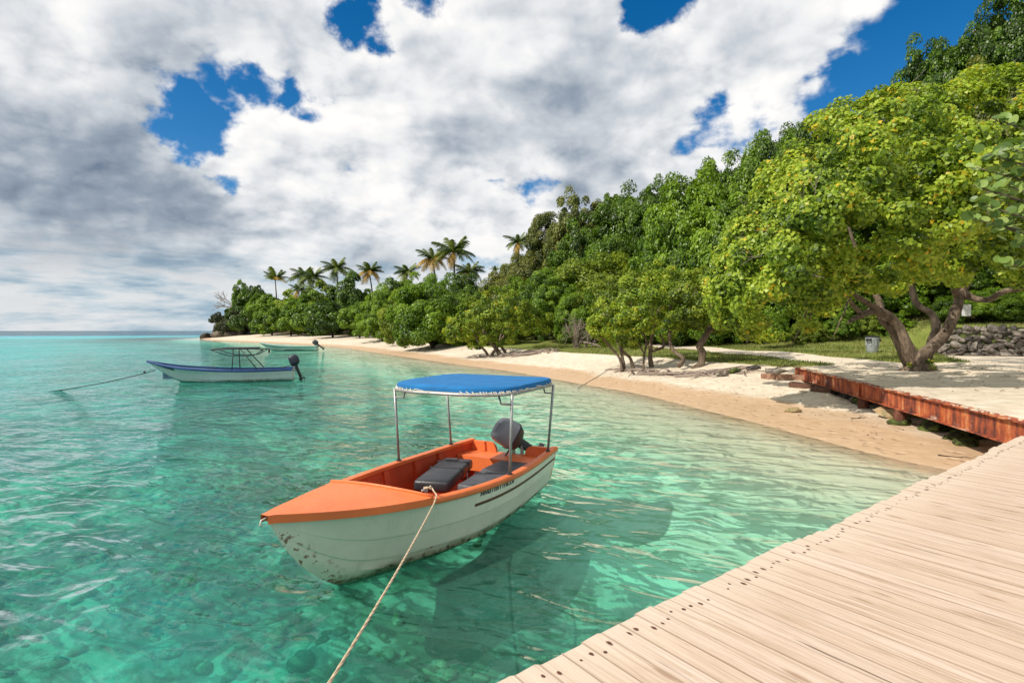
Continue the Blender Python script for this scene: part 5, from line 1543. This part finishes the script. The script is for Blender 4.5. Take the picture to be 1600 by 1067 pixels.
# ---- scrub round the foot of the headland
for i, (px, py, hw, lb) in enumerate([(340, 500, 11, 'grey-green bush on top of the outermost dark rocks'), (356, 508, 13, 'low brownish bush behind the dark headland rocks'),
        (388, 505, 14, 'pale grey-green bush at the sea foot of the headland'), (372, 495, 14, 'grey-green bush above the brownish one on the headland'), (405, 500, 14, 'dull green bush where the rocks give way to sand')]):
    tree(px, 180 - i, py - hw, hw, LS, lb, 'scrub bushes on the headland', 'bush', None, 1.0, SHELLS[i % 2], False, 'bush')
# ---- undergrowth at the back of the lawn
for i, (px, py, lb) in enumerate([(1205, 490, 'leafy shrub under the outer boughs at the back of the lawn'), (1262, 492, 'lime shrub at the back of the lawn behind the drooping bough'),
        (1318, 486, 'bright shrub behind the low bend of the twisted trunk'), (1352, 484, 'glossy green shrub directly behind the rubbish bin'), (1400, 488, 'shaded shrub behind the fork of the twisted tree')]):
    tree(px, 36.5 + (i % 2), py, 24, (LG, LM)[i % 2], lb, 'shrubs at the back of the lawn', 'shrub', None, 1.1, CROWNS[3 + i % 3], False, 'shrub')

for i, (px, py, lb) in enumerate([(1490, 458, 'dark shrub on the bank at the seaward end of the dry stone wall'), (1530, 452, 'shaded shrub on the bank behind the white board'),
        (1568, 456, 'dark leafy shrub on the bank above the middle of the stone wall'), (1608, 450, 'shaded shrub on the bank at the edge of the frame above the stone wall'), (1650, 452, 'dark shrub above the stone wall beyond the frame edge')]):
    tree(px, 34.6 - .5 * i, py, 30, (LD, LG)[i % 2], lb, 'shrubs on the bank above the wall', 'shrub', None, .9, CROWNS[i % 3], False, 'shrub')

# ----------------------------------------------------------------------------- dry stone wall above the sand platform
def stone_wall():
    A = Vector((*WALL_A, 0)); B = Vector((*WALL_B, 0))
    A.z = 1.05; B.z = 1.05
    d = (B - A); L = d.length; ang = math.atan2(d.y, d.x)
    t = thing('stone_wall', 'dry stone retaining wall in the shade of the trees behind the sand platform', 'wall', (A.x, A.y, A.z), ang)
    core = MB(); core.box((L / 2, .62, .80), (L + .4, .7, 1.9)); core.obj('earth_core', M['moss_rock'], t)
    rn = random.Random(31)
    variants = [rock_mesh('stone', M['wall_stone'], 100 + i, (1, rn.uniform(.7, .95), rn.uniform(.65, .95)), 2, .5) for i in range(12)]
    z = .0
    while z < 1.7:
        hgt = rn.uniform(.22, .34); x = rn.uniform(-.3, 0)
        while x < L:
            w = rn.choice((rn.uniform(.22, .4), rn.uniform(.35, .75))); hh = hgt * rn.uniform(.75, 1.45)
            o = link('stone', variants[rn.randrange(12)], t)
            o.location = (x + w / 2, .22 + .16 * z / 1.7 + rn.uniform(-.10, .07), z + hgt / 2 + rn.uniform(-.09, .09)); o.scale = (w * .60, rn.uniform(.22, .36), hh * .68)
            o.rotation_euler = (rn.uniform(-.5, .5), rn.uniform(-.55, .55), rn.uniform(-.6, .6))
            x += w * .88
        z += hgt * .86
stone_wall()

# ----------------------------------------------------------------------------- rubbish bin
def bin_():
    p = P3(1363, 551, 30.0); p.z = gz(p.x, p.y) - .01
    p = on_ground(1363, 551); p.z -= .01
    k = p.y * 27 / F / .98
    t = thing('rubbish_bin', 'grey plastic rubbish bin on the grass beside the twisted tree', 'bin', p)
    t.scale = (k, k, k)
    M['bin'] = paint('grey_bin_plastic', (.34, .36, .38), .5, .1, (.22, .22, .2), 4)
    mb = MB(); n = 24
    def ring(r, z): return [(r * math.cos(2 * PI * i / n), r * math.sin(2 * PI * i / n), z) for i in range(n)]
    mb.loft([ring(.27, 0), ring(.28, .02), ring(.325, .72), ring(.335, .74), ring(.34, .86), ring(.34, .90), ring(.31, .90), ring(.30, .6), ring(.27, .05)], True, True, True)
    mb.obj('body', M['bin'], t, True, 35)
    mb = MB(); mb.loft([ring(.352, .875), ring(.362, .885), ring(.362, .935), ring(.350, .945), ring(.31, .945), ring(.30, .91)], True); mb.obj('rim', M['cowl_dark'], t, True, 35)
    mb = MB()
    for z in (.18, .34, .5): mb.loft([ring(.289 + z * .05, z - .012), ring(.298 + z * .05, z), ring(.289 + z * .05, z + .012)], True)
    for a in np.arange(0, 6.28, PI / 4):
        mb.box((math.cos(a) * .325, math.sin(a) * .325, .56), (.03, .05, .30), Matrix.Rotation(a, 3, 'Z'))
    mb.obj('moulded_rib', M['bin'], t)['kind'] = 'stuff'
    for a in (PI + .5, PI + .5 + 2.4):
        c = Vector((math.cos(a), math.sin(a), 0)); s = Vector((-c.y, c.x, 0)); mb = MB()
        mb.tube([c * .335 - s * .11 + Vector((0, 0, .72)), c * .42 - s * .11 + Vector((0, 0, .68)), c * .42 + s * .11 + Vector((0, 0, .68)), c * .335 + s * .11 + Vector((0, 0, .72))], .03, 8)
        mb.box(tuple(c * .345 + Vector((0, 0, .77))), (.05, .26, .12), Matrix.Rotation(a, 3, 'Z'))
        mb.obj('handle', M['cowl_dark'], t, True)
bin_()

# ----------------------------------------------------------------------------- white board hung beside the trunk
M['board'] = paint('white_board', (.62, .63, .62), .6, .08)
p = P3(1510, 485, 21.9)
t = thing('notice_board', 'small blank white board hanging behind the twisted trunk', 'sign', p, R(-12))
mb = MB(); v, f = soft_box((0, 0, 0), (.32, .025, .46), .008, seg=2); mb.addmesh(v, f); mb.obj('panel', M['board'], t)
mb = MB(); mb.tube([(-.1, 0, .23), (-.05, .05, .9), (0, .1, 1.4)], .008, 5); mb.tube([(.1, 0, .23), (.05, .05, .9), (0, .1, 1.4)], .008, 5); mb.obj('hanging_cord', M['cowl_dark'], t)

# ----------------------------------------------------------------------------- rocks
RR = random.Random(8)
def rock(px, py, Y, w, h, m_, label, group, seed, sub=3, sink=.25, name='rock'):
    x = (px - 800) / F * Y; zb_ = H + (516.5 - py) / F * Y
    r = w / F * Y / 2; hh = h / F * Y
    me = rock_mesh('rock', M[m_], seed, (1, .85, .8), sub, .42)
    o = link(name, me); o.location = (x, Y, zb_ + hh * (.5 - sink)); o.scale = (r, r, hh * .75); o.rotation_euler = (0, 0, RR.uniform(0, 6.28))
    return tag(o, label, 'rock', group)
HG = 'dark rocks at the tip of the headland'
rock(323, 529, 181, 22, 11, 'rock', 'low outermost dark rock at the water edge of the headland', HG, 1)
rock(344, 528, 180, 26, 13, 'rock', 'broad flat dark rock next to the outermost one of the headland', HG, 2)
rock(364, 529, 178, 24, 14, 'rock', 'brown blocky rock under the bushes of the headland', HG, 3)
rock(340, 518, 184, 16, 12, 'rock', 'upper dark rock stacked behind the flat one on the headland', HG, 4)
rock(357, 521, 183, 24, 22, 'rock', 'tall brown rock face below the headland scrub', HG, 5)
rock(380, 526, 180, 30, 22, 'rock', 'wide brown rock face at the root of the headland', HG, 6)
rock(398, 523, 178, 26, 14, 'rock', 'half buried rock where the headland meets the far beach', HG, 7)
rock(361, 531, 174, 12, 5, 'rock', 'small low rock awash on the beach side of the headland', HG, 8)
def on_beam(u, v, px=None):
    x, y = BP0[0] + u * BDIR[0] + v * BNRM[0], BP0[1] + u * BDIR[1] + v * BNRM[1]; return x, y, gz(x, y)
def rock3(x, y, w, d, h, m_, label, group, seed, name='rock', rz=0.0, sink=.3):
    me = rock_mesh('rock', M[m_], seed, (1, 1, .8), 3, .40)
    o = link(name, me); o.location = (x, y, gz(x, y) + h * (.5 - sink)); o.scale = (w / 2, d / 2, h * .7); o.rotation_euler = (0, 0, rz)
    return tag(o, label, 'rock', group)
BG = 'rocks under the steel beam'
for u, v, w, d, h, m_, lb, sd in [
    (5.9, .50, 1.3, .8, .42, 'tan_rock', 'large tan rock between the two near steel piles', 20), (4.0, .55, .9, .7, .36, 'moss_rock', 'green weedy rock in the shade just past the mossy pile', 21),
    (3.1, .70, 1.1, .6, .28, 'moss_rock', 'low weed-covered rock deep in shade under the beam', 22), (4.75, .02, .52, .5, .22, 'moss_rock', 'mossy lump round the foot of the second steel pile', 23),
    (2.5, .35, .55, .4, .22, 'moss_rock', 'small mossy stone in the shade near the dock', 24), (8.3, .30, .55, .5, .42, 'wall_stone', 'grey boulder behind the middle steel pile', 25),
    (8.9, .25, .5, .45, .38, 'rock', 'dark boulder touching the grey one under the beam', 26), (9.5, .35, .6, .5, .40, 'rock', 'dark rounded rock next to the far steel pile', 27),
    (7.85, .15, .45, .4, .36, 'moss_rock', 'dark boulder with a yellow stain beside the middle pile', 28)]:
    x, y, z = on_beam(u, v); rock3(x, y, w, d, h, m_, lb, BG, sd)
p = on_ground(1238, 644); rock3(p.x, p.y, .50, .32, .20, 'tan_rock', 'small tan rock alone on the open sand', 'loose stones on the beach', 40)
p = on_ground(1447, 716)
p = on_ground(1213, 583); rock3(p.x, p.y, .95, .5, .30, 'wall_stone', 'grey flat stone in the broken edge past the beam end', 'loose stones on the beach', 42)
p = on_ground(1148, 583); rock3(p.x, p.y, .55, .45, .30, 'moss_rock', 'dark mossy stone at the end of the bare roots', 'loose stones on the beach', 43)
p = on_ground(1178, 577); rock3(p.x, p.y, .7, .4, .25, 'wall_stone', 'pale stone set in the bank between roots and beam', 'loose stones on the beach', 44)
p = on_ground(1128, 588); rock3(p.x, p.y, .6, .3, .16, 'rock', 'low dark stone below the bare roots', 'loose stones on the beach', 45)
# broken slabs lying on the sand past the end of the beam
for px, py, w, d, h, rz, lb, sd in [(1228, 592, 2.1, .55, .20, 2.2, 'long red-brown slab half sunk in the sand under the beam end', 50), (1252, 605, 1.0, .4, .14, 2.0, 'short red-brown slab in front of the long one', 51),
                                    (1285, 612, .8, .35, .12, 1.9, 'red-brown fragment by the first steel pile', 52)]:
    p = on_ground(px, py); rn = random.Random(sd); mb = MB()
    n = 9; prof = [(math.cos(2 * PI * i / n) * .5 * rn.uniform(.85, 1.1), math.sin(2 * PI * i / n) * .5 * rn.uniform(.85, 1.1)) for i in range(n)]
    prof = [(max(-.5, min(.5, a * 1.25)), max(-.5, min(.5, b * 1.25))) for a, b in prof]
    mb.loft([[(a * w, b * d, -.12) for a, b in prof], [(a * w, b * d, h * .85) for a, b in prof], [(a * w * .97, b * d * .95, h) for a, b in prof]], True, True, True)
    o = mb.obj('stone_slab', M['slab']); o.location = (p.x, p.y, p.z); o.rotation_euler = (rn.uniform(-.08, .08), rn.uniform(-.08, .08), rz)
    tag(o, lb, 'slab', 'broken slabs by the beam end')
# driftwood and scraps on the sand
def stick(px, py, L, rz, label, r=.02):
    p = on_ground(px, py); mb = MB(); rn = random.Random(px)
    grow(mb, Vector((-L / 2, 0, r)), Vector((1, 0, .05)), L, r, 1, rn, .5, 6, 0, None, .15)
    o = mb.obj('driftwood', M['bark_dark'], None, True); o.location = p; o.rotation_euler = (0, 0, rz); tag(o, label, 'driftwood', 'driftwood on the sand')
stick(1482, 713, .34, -.5, 'dark forked twig on the pale sand patch beside the dock', .014)
stick(1340, 654, .40, .2, 'small dark stick on the dry sand below the mossy pile', .014)
stick(1263, 612, .9, .4, 'thin branch lying across the sand by the broken slabs', .02)
stick(1215, 578, 1.2, .1, 'dead branch on the bank where the platform edge crumbles', .03)
stick(880, 548, 2.4, .3, 'bleached branch at the landward end of the bare roots', .05)
stick(612, 534, 2.2, .5, 'grey branch at the top of the far beach', .06)

# sandy lip with small pebbles where the waves end
mb = MB(); rn = random.Random(19)
for i in range(420):
    py = rn.uniform(560, 700); px = rn.uniform(860, 1500); p = on_ground(px, py, 60) if i % 3 == 0 else None
    if p is None:
        s_ = rn.uniform(.5, 6); k = rn.uniform(9, 30); x = float(np.interp(k, [9, 15, 18, 22, 27, 34], [8.8, 7.0, 6.3, 5.2, 3.2, 0])) + s_; p = Vector((x, k, gz(x, k)))
    if p.z < .05 or p.z > 1.2: continue
    if (p.x - BP0[0]) * BNRM[0] + (p.y - BP0[1]) * BNRM[1] > -.2 and p.y < 25: continue
    s = rn.uniform(.008, .028); mb.box((p.x, p.y, p.z), (s * rn.uniform(1, 2.4), s * rn.uniform(1, 2), s), Matrix.Rotation(rn.uniform(0, 3), 3, 'Z'), taper=.6)
o = mb.obj('beach_debris', M['bark_dark']); tag(o, 'scattered dark bits of shell and leaf on the sand', None, None, 'stuff')

# fallen leaves on the sand platform and under the big tree
mb = MB(); rn = random.Random(23)
for i in range(700):
    x = rn.gauss(17, 4.5); y = rn.gauss(20, 3.6); v = (x - BP0[0]) * BNRM[0] + (y - BP0[1]) * BNRM[1]
    if v < .15: continue
    z = max(gz(x, y), 1.0 + .015 * v + .002 if v < 5.2 and y < 24 else -9) + .006
    a = rn.uniform(0, 6.28); s = rn.uniform(.03, .07); c, d = math.cos(a) * s, math.sin(a) * s
    mb.addmesh([(x - c, y - d, z), (x + d * .6, y - c * .6, z + s * .3), (x + c, y + d, z + .004), (x - d * .6, y + c * .6, z + s * .25)], [(0, 1, 2, 3)])
M['dry_leaf'] = paint('dry_leaf', (.20, .12, .05), .8, .4)
o = mb.obj('fallen_leaves', M['dry_leaf']); tag(o, 'dry leaves fallen on the sand under the spreading tree', None, None, 'stuff')

# ----------------------------------------------------------------------------- grass
def grass():
    rs = np.random.default_rng(3); N = 60000
    y = 23 + 32 * rs.random(N * 3) ** 1.3; x = rs.uniform(2, 34, N * 3)
    s = sdist(x, y); v = (x - BP0[0]) * BNRM[0] + (y - BP0[1]) * BNRM[1]; u = (x - BP0[0]) * BDIR[0] + (y - BP0[1]) * BDIR[1]
    k = (grass_mask(x, y, s, v, u) > .45) & (np.abs(x / y) < 1.05) & (wav(x, y, 1.3, 1.1, 2.0) + rs.normal(size=x.shape) * .5 > -.6)
    x, y = x[k][:N], y[k][:N]; n = len(x); z = ground_z(x, y)
    a = rs.uniform(0, 6.28, n); h = rs.uniform(.05, .15, n); w = rs.uniform(.012, .025, n)
    lean = rs.normal(size=(n, 2)) * .05
    P = np.stack([x, y, z - .01], 1); dx = np.stack([np.cos(a) * w, np.sin(a) * w, np.zeros(n)], 1)
    T = P + np.concatenate([lean, h[:, None]], 1)
    V = np.stack([P - dx, P + dx, T + dx * .2, T - dx * .2], 1).reshape(-1, 3)
    M['blade'] = m_leaf('grass_blade', [(.07, .10, .02), (.15, .19, .035), (.30, .28, .09)], (.4, .32, .14), .08, .3)
    o = link('grass', np_mesh('grass', V, np.arange(n * 4).reshape(n, 4), M['blade'], {'tint': ('FACE', rs.random(n)), 'clump': ('FACE', .5 + .5 * wav(x, y, .7, .6, 1) / 1.5)}))
    tag(o, 'short tufty grass of the lawn', None, None, 'stuff')
grass()

# ----------------------------------------------------------------------------- sea grape reaching in from the side
def sea_grape():
    base = Vector((13.9, 12.2, 1.02))
    t = thing('sea_grape', 'sea grape with big round leathery leaves reaching into the picture by the dock', 'tree', base)
    mb = MB()
    tips = []
    def L_(pts, rd): mb.tube([Vector(p) - base for p in pts], rd, 8)
    L_([base, (13.9, 12.1, 2.4), (13.4, 11.8, 3.8), (12.9, 11.5, 5.2), (12.6, 11.4, 6.4)], [.16, .13, .10, .07, .03])
    ends = [(1600, 190, 11.2), (1578, 240, 11.0), (1560, 262, 11.3), (1552, 290, 11.0), (1570, 320, 10.8), (1545, 340, 11.4), (1585, 350, 11.0), (1608, 290, 11.0), (1610, 230, 10.9), (1612, 380, 11.2), (1640, 330, 11.1), (1640, 240, 11.0), (1650, 180, 11.3), (1575, 300, 11.5), (1595, 410, 11.2)]
    for px, py, Y in ends:
        e = P3(px - 34, py, Y); z = e.z - .5; s = Vector((13.4, 11.8, 3.8)).lerp(Vector((12.6, 11.4, 6.4)), min(1, max(0, (z - 3.8) / 2.6)))
        m_ = s.lerp(e, .55) + Vector((0, 0, -.12)); L_([s, m_, e], [.045, .028, .010]); tips.append((e, (e - m_).normalized(), m_))
    mb.obj('branch', M['bark'], t, True)
    def leaf_mesh(seed):
        rn = random.Random(seed); n = 14
        rim = [Vector((math.cos(2 * PI * i / n) * (1 + .04 * rn.uniform(-1, 1)) * .52 + .5, math.sin(2 * PI * i / n) * .56, .10 * abs(math.sin(2 * PI * i / n)) - .05 * math.cos(2 * PI * i / n) + rn.uniform(-.02, .02))) for i in range(n)]
        V = [Vector((0, 0, 0)), Vector((.5, 0, -.02)), Vector((.98, 0, -.05))] + rim
        Q = []
        k = n // 2
        ctr = 1
        F_ = [(1, 3 + i, 3 + (i + 1) % n) for i in range(n)]
        return np_mesh('leaf', np.array([tuple(v) for v in V[:2] + rim]), np.array([(1, 2 + i, 2 + (i + 1) % n) for i in range(n)]), M['leaf_grape'], {'tint': ('FACE', np.full(n, rn.random())), 'clump': ('FACE', np.full(n, rn.random()))}, smooth=True)
    ms = [leaf_mesh(i) for i in range(7)]
    rn = random.Random(14)
    for e, d, m_ in tips:
        for j in range(17):
            f = rn.uniform(.25, 1.03); p = m_.lerp(e, f) + Vector((rn.gauss(0, .05), rn.gauss(0, .05), rn.gauss(0, .05)))
            o = link('leaf', ms[rn.randrange(7)], t); o.location = p - base
            ax = (d * .5 + Vector((rn.gauss(0, .7), rn.gauss(0, .7) - .2, rn.gauss(0, .5) + .2))).normalized()
            nrm = Vector((rn.gauss(-.6, .4), rn.gauss(-.65, .4), .75)); nrm = (nrm - ax * nrm.dot(ax)).normalized(); b = nrm.cross(ax)
            s = rn.uniform(.13, .21)
            o.rotation_euler = Matrix((ax, b, nrm)).transposed().to_euler(); o.scale = (s, s, s)
sea_grape()

pts = [on_ground(x_, y_) + Vector((0, 0, .012)) for x_, y_ in ((903, 607), (918, 598), (935, 588), (950, 578), (966, 571))]
rope('shore_rope', 'thin rope lying across the sand up to the many-stemmed tree', pts, .012, M['rope_dark'], False)

# ----------------------------------------------------------------------------- stones and weed on the sea bed near the dock
def sea_bed():
    rn = random.Random(61); rs = np.random.default_rng(61)
    V = []; Q = []
    bm_ = [rock_mesh('pebble', M['bed_stone'], 300 + i, (1, .8, .45), 2, .3) for i in range(5)]
    pv = [np.array([v.co[:] for v in m.vertices]) for m in bm_]; pf = [np.array([p.vertices[:] for p in m.polygons]) for m in bm_]
    base = 0; n = 0
    cy_ = rs.uniform(2.0, 13.0, 9000); cx_ = rs.uniform(-8, 5, 9000); cz_ = ground_z(cx_, cy_)
    for x, y, z in zip(cx_, cy_, cz_):
        if n >= 900: break
        if abs(x / y) > 1.15 or z > -.42 or x > .6 + .12 * (y - 5) * (y < 5) or (x > -.4 and y > 5.5): continue
        if mnoise.noise(Vector((x * .45, y * .45, 3))) + .35 * mnoise.noise(Vector((x * 1.5, y * 1.5, 7))) < rn.uniform(-.15, .25): continue
        k = rn.randrange(5); s = rn.uniform(.04, .12) * (1.5 if rn.random() < .07 else 1); a = rn.uniform(0, 6.28); c, d = math.cos(a), math.sin(a)
        p = pv[k] * s; p = np.stack([p[:, 0] * c - p[:, 1] * d + x, p[:, 0] * d + p[:, 1] * c + y, p[:, 2] + z + s * .12], 1)
        V.append(p); Q.append(pf[k] + base); base += len(p); n += 1
    o = link('sea_bed_stones', np_mesh('sea_bed_stones', np.concatenate(V), np.concatenate(Q), M['bed_stone'], None, True))
    tag(o, 'rounded pale and weedy stones lying on the sea bed round the orange boat', None, None, 'stuff')
M['bed_stone'] = m_stone('sea_bed_stone', (.12, .15, .07), (.38, .38, .24), (.66, .62, .45), moss=(.10, .16, .05), scale=1.2)
sea_bed()
